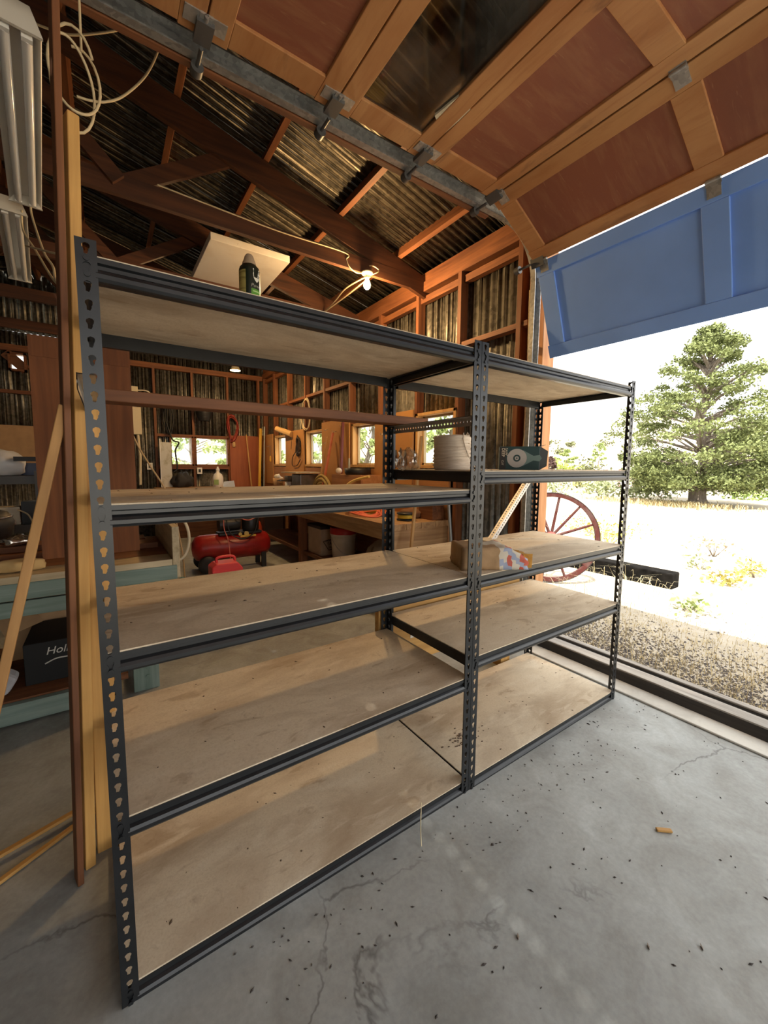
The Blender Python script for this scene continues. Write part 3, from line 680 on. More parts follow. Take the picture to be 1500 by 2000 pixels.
pb_ = tag(MB().box((1.185, .605, .26), (2.36, .642, .665)).build('pine_plank', PINE('X'), bevel=.003), 'wide pine plank standing on edge behind the right shelving unit', 'board')
MB().box((1.40, .602, .40), (1.43, .606, .46)).box((1.58, .602, .61), (1.64, .606, .64)).build('printed_sticker', plain('sticker_white', (.7, .68, .62), .6), pb_)
for xx in (1.30, 2.2): tag(MB().box((xx, .61, 0), (xx+.09, .70, .26)).build('wood_block', PINE('Z')), 'short wood block under the pine plank, '+('left one' if xx < 2 else 'right one'), 'block')

# ---- boards standing behind the left post
def plank(name, p, q, wd, ht, mat, label, up=(0,1,0), group=None, bevel=.003):
    """built upright then tilted so the grain follows its length"""
    p, q = Vector(p), Vector(q); L_ = (q-p).length
    mb = MB().box((-wd/2, -ht/2, 0), (wd/2, ht/2, L_)); o = mb.build(name, mat, bevel=bevel, origin=(0,0,0))
    z = (q-p).normalized(); y = Vector(up); y = (y-z*y.dot(z)).normalized(); x = y.cross(z)
    o.matrix_world = Matrix(((x.x, y.x, z.x, p.x), (x.y, y.y, z.y, p.y), (x.z, y.z, z.z, p.z), (0,0,0,1)))
    return tag(o, label, 'board', group)
G = 'boards standing behind the left shelf post'
plank('lumber_board', (-.107, .445, 0), (-.014, .425, 2.99), .018, .05, DARKW('Z'), 'tall dark board, the longest and leftmost standing behind the left shelf post', (-.25,1,0), G)
plank('lumber_board', (-.085, .50, 0), (-.006, .47, 2.36), .030, .055, PINE('Z'), 'pale pine board with square cut top standing behind the left shelf post', (-.35,1,0), G)
plank('lumber_board', (-.026, .54, 0), (-.001, .53, 1.54), .068, .038, PINE('Z'), 'short pine board, lower than the others, closest to the left shelf post', (-.1,1,0), G)
plank('wood_strip', (-.42, .44, .002), (-.062, .43, 1.53), .026, .014, wood('strip_wood', (.34, .16, .05), (.60, .33, .12), 'Z'), 'thin wood strip leaning diagonally against the boards at the left', (0,1,0))
plank('wood_strip', (-.80, .52, .012), (-.10, .74, .035), .022, .012, PINE('Z'), 'thin stick lying on the floor at the left, upper of the two', (0,0,1))
plank('wood_strip', (-.72, .32, .012), (-.06, .73, .012), .020, .012, PINE('Z'), 'thin stick lying on the floor at the left, lower of the two', (0,0,1))

# ================================================================== LIGHTS AND THINGS UNDER THE ROOF
def bulb_light(loc, power, r=.05, col=(1, .62, .27)):
    ld = bpy.data.lights.new('bulb_light', 'POINT'); ld.energy = power; ld.color = col; ld.shadow_soft_size = r
    return ld
bl = thing('light_bulb', 'bare glowing bulb on a white holder under the nearest truss', 'light bulb', (2.03, 2.06, 2.94))
MB().lathe([(.05, .0), (.052, -.008), (.045, -.018), (.024, -.03), (.022, -.048)], (2.03, 2.06, 3.06), 28).build('lamp_holder', plain('aged_white_porcelain', (.78, .68, .44), .4), bl)
M_BULB = emit('bulb_glow', (1, .74, .36), 8)
MB().lathe([(.012, -.045), (.014, -.055), (.022, -.075), (.031, -.098), (.032, -.112), (.027, -.130), (.014, -.142), (.002, -.145)], (2.03, 2.06, 3.06), 28).build('bulb', M_BULB, bl)
lo = bpy.data.objects.new('bulb_light', bulb_light(None, 36)); COL.objects.link(lo); lo.parent = bl; lo.location = (0, -.0, -.06)
lo2 = bpy.data.objects.new('bulb_light', bulb_light(None, 26)); COL.objects.link(lo2)
fl = thing('flood_lamp', 'small lit flood lamp hanging near the far end of the workshop', 'lamp', (1.70, 5.2, 2.74))
MB().lathe([(.022, .11), (.03, .085), (.058, .045), (.075, .01), (.075, 0), (.070, .002)], (1.70, 5.2, 2.76), 28, cap=False).build('reflector', plain('lamp_shade', (.75, .68, .45), .4), fl)
MB().lathe([(.070, .004), (.05, -.006), (.02, -.012), (.002, -.013)], (1.70, 5.2, 2.76), 24).build('lens', emit('flood_glow', (1, .80, .42), 7), fl)
MB().tube([(1.70, 5.2, 2.86), (1.69, 5.19, 2.95), (1.64, 4.62, 3.05)], .006, 6).build('cord', M_WIRE, fl)
lo2.parent = fl; lo2.location = (0, 0, -.05)
def cable(name, pts, r, mat, label, cat='cable', group=None, k=8, closed=False):
    return tag(MB().tube(spline(pts, k), r, 7).build(name, mat), label, cat, group)
cable('electric_cable', [(1.99, 2.08, 3.05), (1.93, 2.08, 3.04), (1.86, 2.08, 3.07), (1.83, 2.08, 3.12), (1.80, 2.075, 3.17), (1.2, 2.075, 3.16), (.4, 2.075, 3.19)], .005, M_WIRE, 'cream cable running along the nearest truss chord to the bulb holder')
cable('electric_cable', [(2.06, 2.06, 3.045), (2.10, 2.03, 3.06), (2.14, 2.04, 3.10), (2.10, 2.06, 3.13), (2.05, 2.06, 3.12)], .005, M_WIRE, 'short curled wire ends above the glowing bulb')
for k, dz in ((0, 0), (1, .03)):
    cable('electric_cable', [(2.12-.02*k, 2.12, 3.08), (2.12-.05*k, 2.5, 3.06+dz), (2.18, 2.95, 3.10+dz), (2.22, 3.31, 3.13)], .007, M_WIRE, ['orange-lit cable strung between the first two trusses, lower strand', 'orange-lit cable strung between the first two trusses, upper strand'][k])
cable('electric_cable', [(.2, .80, 3.05), (1.0, .80, 3.02), (1.5, .82, 2.985), (2.0, .83, 3.0), (2.3, .83, 3.03)], .004, M_WIRE, 'thin cream wire sagging beside the door track')

# hanging shop-light fixtures, unlit
def shop_light(c, yaw, L_, label):
    t = thing('fluorescent_fixture', label, 'light fixture', c, 'hanging fluorescent fixtures')
    mb = MB(); mb.prism([(-.075, .0), (-.045, .045), (.045, .045), (.075, .0), (.072, -.002), (.043, .041), (-.043, .041), (-.072, -.002)], (c[0], c[1]-L_/2, c[2]), (1,0,0), (0,0,1), (0, L_, 0)); mb.box((c[0]-.035, c[1]-L_/2, c[2]+.043), (c[0]+.035, c[1]+L_/2, c[2]+.075)); mb.build('reflector', plain('reflector_white', (.75, .74, .71), .3, .3), t)
    for s in (-1, 1):
        mb = MB(); mb.prism([(-.078, -.012), (-.045, .075), (.045, .075), (.078, -.012)], (c[0], c[1]+s*L_/2, c[2]), (1,0,0), (0,0,1), (0, s*.012, 0)); mb.build('end_plate', plain('end_plate_white', (.66, .62, .54), .5), t)
        x = c[0]+s*.032; mb = MB().cyl((x, c[1]-L_/2+.03, c[2]-.004), (x, c[1]+L_/2-.03, c[2]-.004), .017, n=18); mb.build('tube', plain('tube_glass', (.88, .88, .86), .12, 0, .8), t)
        for e in (-1, 1): MB().box((x-.016, c[1]+e*(L_/2-.012), c[2]-.02), (x+.016, c[1]+e*(L_/2-.032), c[2]+.03)).build('socket', M_WHITE, t)
    mb = MB(); 
    for e in (-.4, .4): mb.tube([(c[0], c[1]+e*L_, c[2]+.075), (c[0], c[1]+e*L_, 3.19)], .003, 5)
    mb.build('hanging_chain', M_GALV, t)
    t.rotation_euler.z = yaw
    return t
shop_light((-.230, 1.60, 2.92), .1033, 1.28, 'unlit twin-tube shop light hanging at the upper left, nearest')
shop_light((-.442, 2.97, 2.915), .1, 1.20, 'unlit twin-tube shop light hanging behind the nearest one')

# coil of cable hung at the upper left
cc = []
for k in range(60):
    a = k/60*2*PI*2.2; rr = .075+.012*math.sin(k*.37)
    cc.append((.004+rr*.78*math.sin(a)+.01*math.sin(k*.11), .62+.03*math.cos(a*.7), 2.57+rr*1.75*math.cos(a)*.92))
ck = thing('cable_coil', 'coil of cream cable hanging from the roof at the upper left', 'cable', (.01, .62, 2.35))
MB().tube(cc, .0042, 7).build('coil', M_WIRE, ck)
MB().tube(spline([(0.003, 1.212, 2.935), (0.048, 1.219, 2.945), (0.105, 1.22, 2.966), (0.176, 1.228, 3.028), (0.267, 1.231, 3.155), (0.323, 1.232, 3.283), (0.35, 1.226, 3.386), (0.354, 1.23, 3.439)], 8), .0050, 7).build('loose_end', M_WIRE, ck)
MB().tube(spline([(-0.25, 1.4, 3.301), (-0.164, 1.362, 3.263), (-0.077, 1.339, 3.252), (0.0, 1.325, 3.262), (0.112, 1.304, 3.315), (0.214, 1.292, 3.38), (0.287, 1.272, 3.419)], 8), .0050, 7).build('upper_end', M_WIRE, ck)
MB().tube([(.035, .64, 3.02), (.03, .64, 2.68)], .004, 6).build('hanger_wire', M_WIRE, ck)
cable('electric_cable', [(-.331, 2.364, 2.93), (-.331, 2.364, 2.811), (-.234, 1.903, 2.525), (-.148, 1.512, 2.269), (-.079, 1.204, 2.093), (-.045, .60, 1.80), (-.040, .565, 1.55)], .006, M_WIRE, 'cream cable dropping from the hanging lights to the standing boards, left strand')
cable('electric_cable', [(-.269, 2.205, 2.93), (-.269, 2.205, 2.845), (-.189, 1.745, 2.472), (-.143, 1.579, 2.343), (-.127, 1.434, 2.233), (-.082, 1.208, 2.105), (-.05, .62, 1.85)], .006, M_WIRE, 'cream cable dropping from the hanging lights to the standing boards, right strand')
cable('electric_cable', [(-.294, 2.073, 2.607), (-.147, 1.463, 2.362), (-.079, 1.288, 2.291), (-.096, 1.296, 2.264), (-.096, 1.263, 2.19), (-.081, 1.196, 2.111), (-.05, .64, 1.88)], .005, M_WIRE, 'cream cable with a sharp bend beside the tall standing boards')

# ================================================================== LEFT GREEN BENCH
gb = thing('green_workbench', 'low bench of green painted timbers behind the left shelving unit', 'workbench', (-.6, 2.0, 0))
for x, y in ((.175, 1.62), (-1.55, 1.62), (.175, 2.45), (-1.55, 2.45)):
    mb = MB().box((x-.07, y-.02, 0), (x+.065, y+.02, .74))
    if y < 2:
        for z in (.085, .14): mb.cyl((x+.005, y-.026, z), (x+.005, y, z), .012, n=10)
    mb.build('leg', GREENW('Z'), gb, bevel=.003)
MB().box((-1.7, 1.575, .665), (.36, 1.615, .752)).build('rail', GREENW('X'), gb, bevel=.003)
MB().box((-1.7, 1.585, .575), (-.06, 1.615, .655)).build('rail', GREENW('X'), gb, bevel=.003)
MB().box((-1.7, 1.575, .015), (-.09, 1.615, .118)).build('rail', GREENW('X'), gb, bevel=.003)
MB().box((.155, 1.65, .06), (.195, 2.45, .15)).build('rail', GREENW('Y'), gb, bevel=.003)
MB().box((-1.6, 1.62, .09), (.08, 2.44, .125)).build('lower_shelf', DARKW('X'), gb)
for k in range(5): MB().box((-1.75, 1.57+.19*k, .753), (.335, 1.755+.19*k, .79)).build('top_plank', PALEW('X') if k == 0 else DARKW('X'), gb, bevel=.003)
MB().box((.338, 1.58, .67), (.378, 2.62, .985)).build('end_board', PALEW('Y'), gb, bevel=.004)
for k, (y, z) in enumerate(((2.0, .791), (2.22, .791), (2.05, .83))):
    tag(MB().box((-1.5+.1*k, y, z), (.30-.06*k, y+.17, z+.037)).build('lumber_board', DARKW('X'), bevel=.003), ['dark board lying on the green bench, front of the two lowest', 'dark board lying on the green bench, rear of the two lowest', 'dark board stacked on top of the others on the green bench'][k], 'board', 'boards lying on the green bench')
mt = wood('mahogany_ply', (.16, .050, .014), (.29, .10, .028), 'Z', rough=.7, knots=.3)
lean = MB().box((-.285, 0, 0), (.178, .022, 1.21)); o = lean.build('plywood_sheet', mt, origin=(0,0,0)); o.location = (0, 1.74, .832); o.rotation_euler = (-.03, 0, 0); tag(o, 'large red-brown plywood panel standing on the green bench', 'panel')
b_ = MB().box((-.285, -.004, 1.10), (.178, .0, 1.21)).build('top_band', mt, origin=(0,0,0)); b_.parent = o
# carton under the bench
hb = thing('heater_carton', 'black carton with slanted white lettering under the green bench', 'box', (-.22, 1.95, .126))
MB().box((-.40, 1.75, .126), (.02, 2.15, .36)).build('carton', plain('matt_black_card', (.006, .0065, .007), .7), hb, bevel=.003)
text_mesh('carton_lettering', 'Holmes', .060, plain('printed_silver', (.62, .60, .55), .5), hb, (-.305, 1.748, .285), (PI/2, 0, 0), shear=.25)
MB().tube(spline([(-.31, 1.747, .235), (-.26, 1.746, .255), (-.20, 1.746, .255)], 8), .004, 5).build('printed_swoosh', plain('printed_silver', (.62, .60, .55), .5), hb)
cb = thing('cardboard_box', 'open brown cardboard box behind the black carton under the bench', 'box', (-.3, 2.3, .126))
MB().box((-.52, 2.17, .126), (.03, 2.42, .52)).build('carton', M_CARD, cb, bevel=.004)
MB().bar((-.52, 2.16, .51), (-.42, 1.98, .38), .003, .18, up=(1,0,0)).build('flap', M_CARD, cb)
tag(MB().prism([(0,0),(.10,.02),(.14,.10),(.06,.16),(-.02,.10)], (-.56, 1.64, .126), (1,0,0), (.1,.02,1), (0,.10,0)).build('cloth_rag', plain('grey_cloth', (.42, .42, .44), .9, var=.3), bevel=.02), 'pale crumpled cloth beside the bench leg at the left edge', 'cloth')

# ================================================================== RACK FAR LEFT WITH ITS GOODS
rk = thing('storage_rack', 'dark metal rack at the left edge loaded with bins and bags', 'shelves', (-.95, 3.25, 0))
M_RK = plain('dark_rack_steel', (.07, .07, .072), .45, .3)
for z in (.58, .82, 1.20): MB().box((-1.5, 3.0, z), (-.42, 3.5, z+.06)).build('shelf', M_RK, rk)
for x, y in ((-1.5, 3.0), (-.42, 3.0), (-1.5, 3.5), (-.42, 3.5)): MB().box((x-.02, y-.02, 0), (x+.02, y+.02, 1.30)).build('post', M_RK, rk)
def blob(name, c, r, sc, mat, label, cat, seed=1, amp=.12, sub=3, group=None):
    rnd = random.Random(seed); bm = bmesh.new(); bmesh.ops.create_icosphere(bm, subdivisions=sub, radius=r)
    ph = [rnd.uniform(0, 6) for _ in range(6)]
    for v in bm.verts:
        d = v.co.normalized(); f = 1+amp*(math.sin(d.x*5+ph[0])*math.sin(d.y*4+ph[1])+math.sin(d.z*7+ph[2])*.6*math.sin(d.x*9+ph[3]))+rnd.uniform(-amp, amp)*.25
        v.co = Vector((d.x*r*f*sc[0], d.y*r*f*sc[1], max(-r*sc[2]*.8, d.z*r*f*sc[2])))
    zmin = min(v.co.z for v in bm.verts)
    for v in bm.verts: v.co.z -= zmin
    me = bpy.data.meshes.new(name); bm.to_mesh(me); bm.free(); me.materials.append(mat)
    for p in me.polygons: p.use_smooth = True
    o = bpy.data.objects.new(name, me); COL.objects.link(o); o.location = c
    return tag(o, label, cat, group)
blob('plastic_bag', (-.66, 3.15, 1.262), .14, (1.1, .7, .8), plain('milky_plastic', (.62, .62, .63), .35), 'milky white plastic bag on the top of the dark rack', 'bag', 3)
tag(MB().prism([(0,0), (.16,0), (.18,.10), (-.02,.10)], (-.60, 3.28, 1.262), (1,0,0), (0,0,1), (0,.18,0)).build('plastic_bin', plain('navy_plastic', (.02, .035, .09), .4)), 'navy blue plastic bin on the top of the dark rack', 'bin')
tag(MB().box((-.56, 3.02, 1.375), (-.36, 3.08, 1.41)).build('black_bar', M_BLACK), 'short black bar sticking out over the navy bin', 'bar')
tag(MB().box((-.74, 3.05, .882), (-.55, 3.18, 1.02)).build('paper_packet', layered('packet_print', (.70, .62, .46), [(7, .55, .62, (.50, .06, .04), .9, (1,1,1))], .6)), 'cream paper packet with a red mark on the middle rack shelf', 'packet')
tag(MB().box((-.54, 3.05, .882), (-.40, 3.2, 1.06)).build('tool_case', plain('charcoal_plastic', (.04, .045, .048), .5)), 'charcoal case beside the cream packet on the rack', 'case')
cable('electric_cable', [(-.56, 3.03, 1.0), (-.50, 3.02, .96), (-.47, 3.02, .885)], .006, M_WIRE, 'short pale cord hanging over the charcoal case', k=6)
wv = thing('shop_vacuum', 'black rounded shop vacuum with a shiny rim, left edge on the bench', 'vacuum', (-.62, 2.3, .87))
MB().lathe([(.14, 0), (.19, .03), (.20, .12), (.17, .18), (.09, .21), (.002, .215)], (-.68, 2.35, .868), 28).build('body', M_BLACK, wv)
MB().tube([(-.68+.185*math.cos(k*PI/14), 2.35+.185*math.sin(k*PI/14), 1.02) for k in range(28)], .010, 8, closed=True).build('rim', plain('dark_chrome', (.3, .3, .3), .2, .8), wv)
blob('foil_sheet', (-.42, 2.08, .871), .07, (1.3, .7, .45), plain('foil', (.55, .5, .45), .18, .9), 'crumpled shiny foil beside the black vacuum', 'foil', 5, .35, 3)
blob('cloth_glove', (-.38, 1.70, .791), .07, (1.6, .7, .5), plain('tan_cloth', (.62, .42, .18), .9), 'tan work glove lying on the front edge of the green bench', 'glove', 8, .2, 3)
tag(MB().box((-1.42, 6.91, 1.14), (-.865, 6.93, 1.92)).build('cardboard_sheet', M_CARD), 'flat cardboard sheet propped over the far window at the left', 'cardboard')

# ================================================================== RIGHT-HAND WORKBENCH AND ITS GOODS
BT = .86
wb = thing('workbench', 'heavy wooden workbench along the right wall', 'workbench', (2.33, 3.4, 0))
for k in range(4): MB().box((2.0+.168*k, 1.62, BT-.055), (2.165+.168*k, 5.4, BT)).build('top_plank', BENCHW('Y'), wb, bevel=.003)
MB().box((2.03, 1.63, BT-.24), (2.66, 1.67, BT-.056)).build('end_apron', BENCHW('X'), wb, bevel=.003)
MB().box((2.02, 1.67, BT-.15), (2.06, 5.38, BT-.056)).build('front_apron', BENCHW('Y'), wb, bevel=.003)
for x, y in ((2.07, 1.72), (2.07, 3.62), (2.07, 5.3), (2.60, 1.72), (2.60, 3.62), (2.60, 5.3)): MB().box((x-.045, y-.045, 0), (x+.045, y+.045, BT-.056)).build('leg', STUD('Z'), wb, bevel=.003)
MB().box((2.06, 1.70, .24), (2.64, 5.36, .28)).build('lower_shelf', DARKW('Y'), wb)
# under the bench
tb = thing('storage_bin', 'tall pale carton with a printed black box under the bench', 'box', (2.24, 3.30, .281))
MB().box((2.10, 3.16, .281), (2.42, 3.52, .62)).build('carton', plain('buff_card', (.46, .34, .25), .7, var=.12), tb, bevel=.004)
MB().box((2.09, 3.15, .60), (2.43, 3.53, .64)).build('lid', M_BLACK, tb, bevel=.006)
M_INK = plain('printed_black', (.02, .02, .02), .6)
mb = MB(); pts = [(2.13, 3.158, .455), (2.40, 3.158, .50), (2.40, 3.158, .37), (2.20, 3.158, .345)]
for a, b in zip(pts, pts[1:]+pts[:1]): mb.bar(a, b, .004, .006)
mb.build('printed_frame', M_INK, tb)
for k, (tx, s_) in enumerate((('HOUSEHOLD', .035), ('TAPE', .05), ('Movers', .04))): text_mesh('printed_words', tx, s_, M_INK, tb, (2.16+.02*k, 3.157, .445-.042*k), (PI/2, -.12, 0))
bk = thing('plastic_bucket', 'white bucket with a red lid under the bench', 'bucket', (2.27, 2.92, .281))
MB().lathe([(.125, 0), (.145, .28), (.152, .285), (.152, .30), (.146, .305)], (2.27, 2.92, .281), 32).build('body', plain('bucket_white', (.60, .52, .42), .5, var=.15), bk)
MB().lathe([(.154, .30), (.156, .37), (.150, .375), (.145, .362), (.002, .360)], (2.27, 2.92, .281), 32).build('lid', plain('lid_red', (.45, .015, .012), .4), bk)
MB().tube([(2.27+.158*math.cos(a), 2.92+.158*math.sin(a)*.98, .281+.27-.20*max(0, math.sin((a-PI)*.999))) for a in [PI+PI*k/20 for k in range(21)]], .003, 6).build('bail_handle', M_GALV, bk)
blob('canvas_sack', (2.34, 2.25, .282), .20, (.75, .95, .85), layered('sack_cloth', (.42, .36, .28), [(6, .6, .66, (.05, .04, .035), .9, (1,1,1))], .9), 'slumped pale sack with black print under the bench end', 'sack', 4, .12)
# air compressor
ac = thing('air_compressor', 'red air compressor with black wheel on the floor below the bench', 'compressor', (1.32, 4.25, 0))
MB().lathe([(.002, -.50), (.09, -.485), (.145, -.45), (.168, -.39), (.170, .39), (.145, .45), (.09, .485), (.002, .50)], (1.36, 4.28, .30), 36, axis='X').build('tank', M_RED, ac)
for y in (4.13, 4.46):
    w_ = MB().lathe([(.05, -.03), (.105, -.03), (.112, -.015), (.112, .015), (.105, .03), (.05, .03)], (1.02, y, .113), 32, axis='Y').build('wheel', M_BLACK, ac)
    MB().lathe([(.002, -.02), (.052, -.02), (.052, .02), (.002, .02)], (1.02, y, .113), 24, axis='Y').build('hub', plain('hub_grey', (.12, .12, .12), .5), w_)
MB().box((1.70, 4.13, .0), (1.76, 4.16, .20)).box((1.70, 4.40, 0), (1.76, 4.43, .20)).build('foot', M_BLACK, ac)
MB().box((1.18, 4.17, .46), (1.72, 4.39, .485)).build('platform', M_BLACK, ac)
MB().lathe([(.10, 0), (.11, .03), (.11, .20), (.07, .24)], (1.60, 4.28, .485), 24).box((1.52, 4.20, .70), (1.68, 4.36, .78)).build('pump', plain('pump_black', (.03, .03, .032), .4, .4), ac)
MB().lathe([(.09, -.13), (.095, -.11), (.095, .11), (.09, .13)], (1.32, 4.28, .59), 24, axis='X').build('motor', plain('pump_black', (.03, .03, .032), .4, .4), ac)
MB().lathe([(.030, 0), (.032, .01), (.002, .012)], (1.50, 4.11, .47), 16, axis='Y').lathe([(.022, 0), (.002, .012)], (1.42, 4.11, .47), 16, axis='Y').build('gauges', plain('brass', (.6, .42, .14), .35, .7), ac)
MB().box((1.42, 4.10, .43), (1.62, 4.115, .455)).build('label_plate', plain('yellow_label', (.65, .42, .06), .5), ac)
MB().tube(spline([(1.25, 4.12, .70), (1.28, 4.08, .52), (1.36, 4.06, .44), (1.48, 4.06, .42), (1.60, 4.08, .50), (1.66, 4.12, .68)], 8), .008, 7).build('hose', M_BLACK, ac)
M_PINK = plain('faded_red_cord', (.62, .16, .12), .5)
cable('air_hose', [(1.22, 4.05, .88), (1.20, 4.03, .60), (1.235, 4.0, .45), (1.25, 3.98, .30), (1.245, 3.9, .15), (1.26, 3.8, .01)], .006, M_PINK, 'thin pink hose hanging in front of the red compressor', 'hose')
cable('air_hose', [(1.28, 4.0, .88), (1.36, 4.0, .72), (1.50, 4.0, .66), (1.62, 4.0, .72), (1.58, 4.0, .80), (1.45, 4.05, .76), (1.40, 4.15, .80), (1.50, 4.22, .74)], .006, M_PINK, 'looped pink hose above the red compressor', 'hose')
gc = thing('fuel_can', 'bright red plastic fuel can on the floor behind the shelves', 'fuel can', (.98, 3.05, 0))
M_CAN = plain('red_plastic', (.70, .05, .055), .45)
MB().prism([(-.145, 0), (.145, 0), (.15, .03), (.15, .32), (.10, .385), (-.105, .385), (-.15, .35), (-.15, .03)], (.985, 2.97, 0), (1,0,0), (0,0,1), (0,.19,0)).build('body', M_CAN, gc, bevel=.015)
MB().tube(spline([(.90, 3.065, .383), (.90, 3.065, .42), (.94, 3.065, .435), (1.03, 3.065, .435), (1.07, 3.065, .42), (1.08, 3.065, .383)], 5), .014, 8).build('handle', M_CAN, gc)
MB().box((.84, 2.962, .30), (1.13, 2.972, .315)).build('seam', M_CAN, gc)
tag(MB().lathe([(.05, 0), (.055, .01), (.055, .14), (.03, .17), (.03, .20), (.002, .205)], (.62, 3.35, 0), 20).xform(Matrix.Translation((0,0,0))).build('spray_bottle', plain('teal_plastic', (.03, .18, .20), .4)), 'small teal bottle on the floor beside the bench end board', 'bottle')
tag(MB().tube([(.487+.10*math.cos(a), 2.60, .74+.19*math.sin(a)) for a in [2*PI*k/28 for k in range(28)]], .012, 8, closed=True).build('hose_loop', plain('pale_hose', (.62, .56, .42), .5)), 'pale hose loop hung by the end of the green bench', 'hose')
tag(MB().box((.55, 2.0, 0.0), (.95, 2.02, .10)).build('dark_pan', M_BLACK), 'low black metal edge on the floor behind the shelves', 'pan')

# on the bench
def coilpile(c, r, n, mat, rad, seed, flat=.035):
    rnd = random.Random(seed); pts = []
    for k in range(n*14):
        a = 2*PI*k/14; rr = r*(.55+.45*math.sin(k*.41+seed))*.6+r*.45
        pts.append((c[0]+rr*math.cos(a)*1.0+rnd.uniform(-.01,.01), c[1]+rr*1.5*math.sin(a)+rnd.uniform(-.02,.02), c[2]+rad+flat*(.5+.5*math.sin(k*.9+seed))))
    return MB().tube(spline(pts, 2), rad, 6)
M_OR = plain('orange_red_cord', (.80, .17, .08), .45)
tag(coilpile((2.22, 2.35, BT), .18, 8, M_OR, .006, 2).build('extension_cord', M_OR), 'heap of orange-red extension cord on the bench end', 'cord')
tag(coilpile((2.14, 2.75, BT), .11, 4, M_WHITE, .005, 5, .05).build('extension_cord', M_WHITE), 'white cord coiled beside the orange-red cord on the bench', 'cord')
tm = thing('tape_reel', 'black and yellow reel lying on the bench end', 'reel', (2.30, 1.80, BT))
MB().lathe([(.06, 0), (.085, .005), (.085, .015), (.06, .02), (.06, .055), (.085, .06), (.085, .07), (.05, .075)], (2.30, 1.80, BT), 28).build('spool', M_BLACK, tm)
MB().lathe([(.066, .02), (.078, .022), (.078, .052), (.066, .055)], (2.30, 1.80, BT), 28).build('winding', plain('yellow_tape', (.60, .42, .04), .5), tm)
blob('work_gloves', (2.50, 1.95, BT+.001), .10, (1.0, 1.3, .5), plain('brown_leather', (.22, .10, .04), .8), 'dark brown leather glove lying at the back of the bench end', 'glove', 11, .2)
tag(MB().box((2.50, 1.66, BT), (2.64, 1.86, BT+.22)).build('dark_crate', DARKW('Y'), bevel=.004), 'dark wooden crate at the wall end of the bench', 'crate')

plank('broom', (2.015, 1.45, .0), (2.30, 1.60, 1.62), .028, .028, wood('handle_wood', (.50, .27, .09), (.70, .42, .17), 'Z'), 'round wooden handle leaning on the end of the bench', (0,1,0), bevel=.012)
plank('metal_pole', (2.96-.30, 1.50, .0), (2.60, 1.56, 1.05), .026, .026, plain('grey_metal_pole', (.35, .38, .40), .4, .5), 'slim grey metal pole leaning in the corner beside the bench end', (0,1,0), bevel=.01)
# wall boards behind the bench
MB_ = MB().box((2.675, 1.64, 0.0), (2.698, 6.95, 1.325)); tag(MB_.build('backsplash_board', wood('backsplash', (.34, .14, .05), (.52, .25, .09), 'Y')), 'brown boarding along the wall under the small windows behind the bench', 'board')  # part below the bench top added to hide brightly reflecting siding
def pegboard(y0, y1, z0, z1, label, nx_=True):
    m = layered('pegboard_brown', (.50, .25, .085), [(3, .4, .7, (.40, .18, .06), .6, (1,1,1))], .7, .3)
    return tag(MB().box((2.655, y0, z0), (2.674, y1, z1)).build('pegboard', m, bevel=.001), label, 'pegboard', 'pegboards between the small windows')
pegboard(6.33, 6.97, 1.0, 1.94, 'brown pegboard in the back corner, left of the first small window')
pegboard(4.90, 5.68, 1.0, 1.93, 'brown pegboard with the hung dark cord')
pegboard(3.46, 4.25, .95, 1.97, 'tallest brown pegboard, with handles standing in front')
pegboard(2.16, 2.86, 1.0, 1.93, 'brown pegboard with pliers, nearest the shelves')
def hook(y, z, label=None):
    mb = MB().tube(spline([(2.653, y, z+.02), (2.63, y, z+.018), (2.615, y, z+.0), (2.60, y, z+.01), (2.598, y, z+.025)], 4), .003, 6)
    return mb
for i, (y, z) in enumerate(((3.60, 1.86), (3.80, 1.80), (4.05, 1.84), (4.10, 1.66), (5.0, 1.55), (2.40, 1.82), (2.66, 1.70), (6.5, 1.7))):
    tag(hook(y, z).build('peg_hook', M_GALV), 'small steel hook on a brown pegboard behind the bench', 'hook', 'pegboard hooks')
# tools hung on the pegboards
def pliers(y, z, k, label):
    t = thing('pliers', label, 'pliers', (2.635, y, z-.17), 'pliers hung on the pegboard')
    MB().tube(spline([(2.64, y-.012, z-.16), (2.64, y-.022, z-.09), (2.64, y-.004, z-.03)], 5), .006, 6).tube(spline([(2.64, y+.012, z-.16), (2.64, y+.022, z-.09), (2.64, y+.004, z-.03)], 5), .006, 6).build('handles', plain('dark_handle', (.05, .02, .015), .5), t)
    MB().prism([(-.012, -.035), (.012, -.035), (.014, -.01), (.004, .03), (-.004, .03), (-.014, -.01)], (2.636, y, z), (0,1,0), (0,0,1), (.01,0,0)).build('jaws', plain('tool_steel', (.2, .2, .2), .4, .8), t)
for k, y in enumerate((2.26, 2.34, 2.42, 2.50)): pliers(y, 1.50+.02*(k % 2), k, ['pliers hanging on the near pegboard, first from the right', 'pliers hanging on the near pegboard, second from the right', 'pliers hanging on the near pegboard, third from the right', 'pliers hanging on the near pegboard, leftmost of the row'][k])
sd_ = thing('screwdriver', 'screwdriver with yellow handle hanging on the corner pegboard', 'screwdriver', (2.635, 6.42, 1.42))
MB().lathe([(.012, 0), (.018, .02), (.016, .09), (.008, .11)], (2.6375, 6.42, 1.42), 12).build('handle', plain('yellow_handle', (.75, .45, .06), .4), sd_)
MB().cyl((2.635, 6.42, 1.53), (2.635, 6.42, 1.72), .004, n=8).build('shaft', plain('tool_steel', (.2, .2, .2), .4, .8), sd_)
dc = []
for k in range(70):
    a = 2*PI*k/12; dc.append((2.635+.012*math.sin(k), 5.08+(.06+.03*math.sin(k*.3))*math.sin(a), 1.67+(.15+.02*math.sin(k*.21))*math.cos(a)))
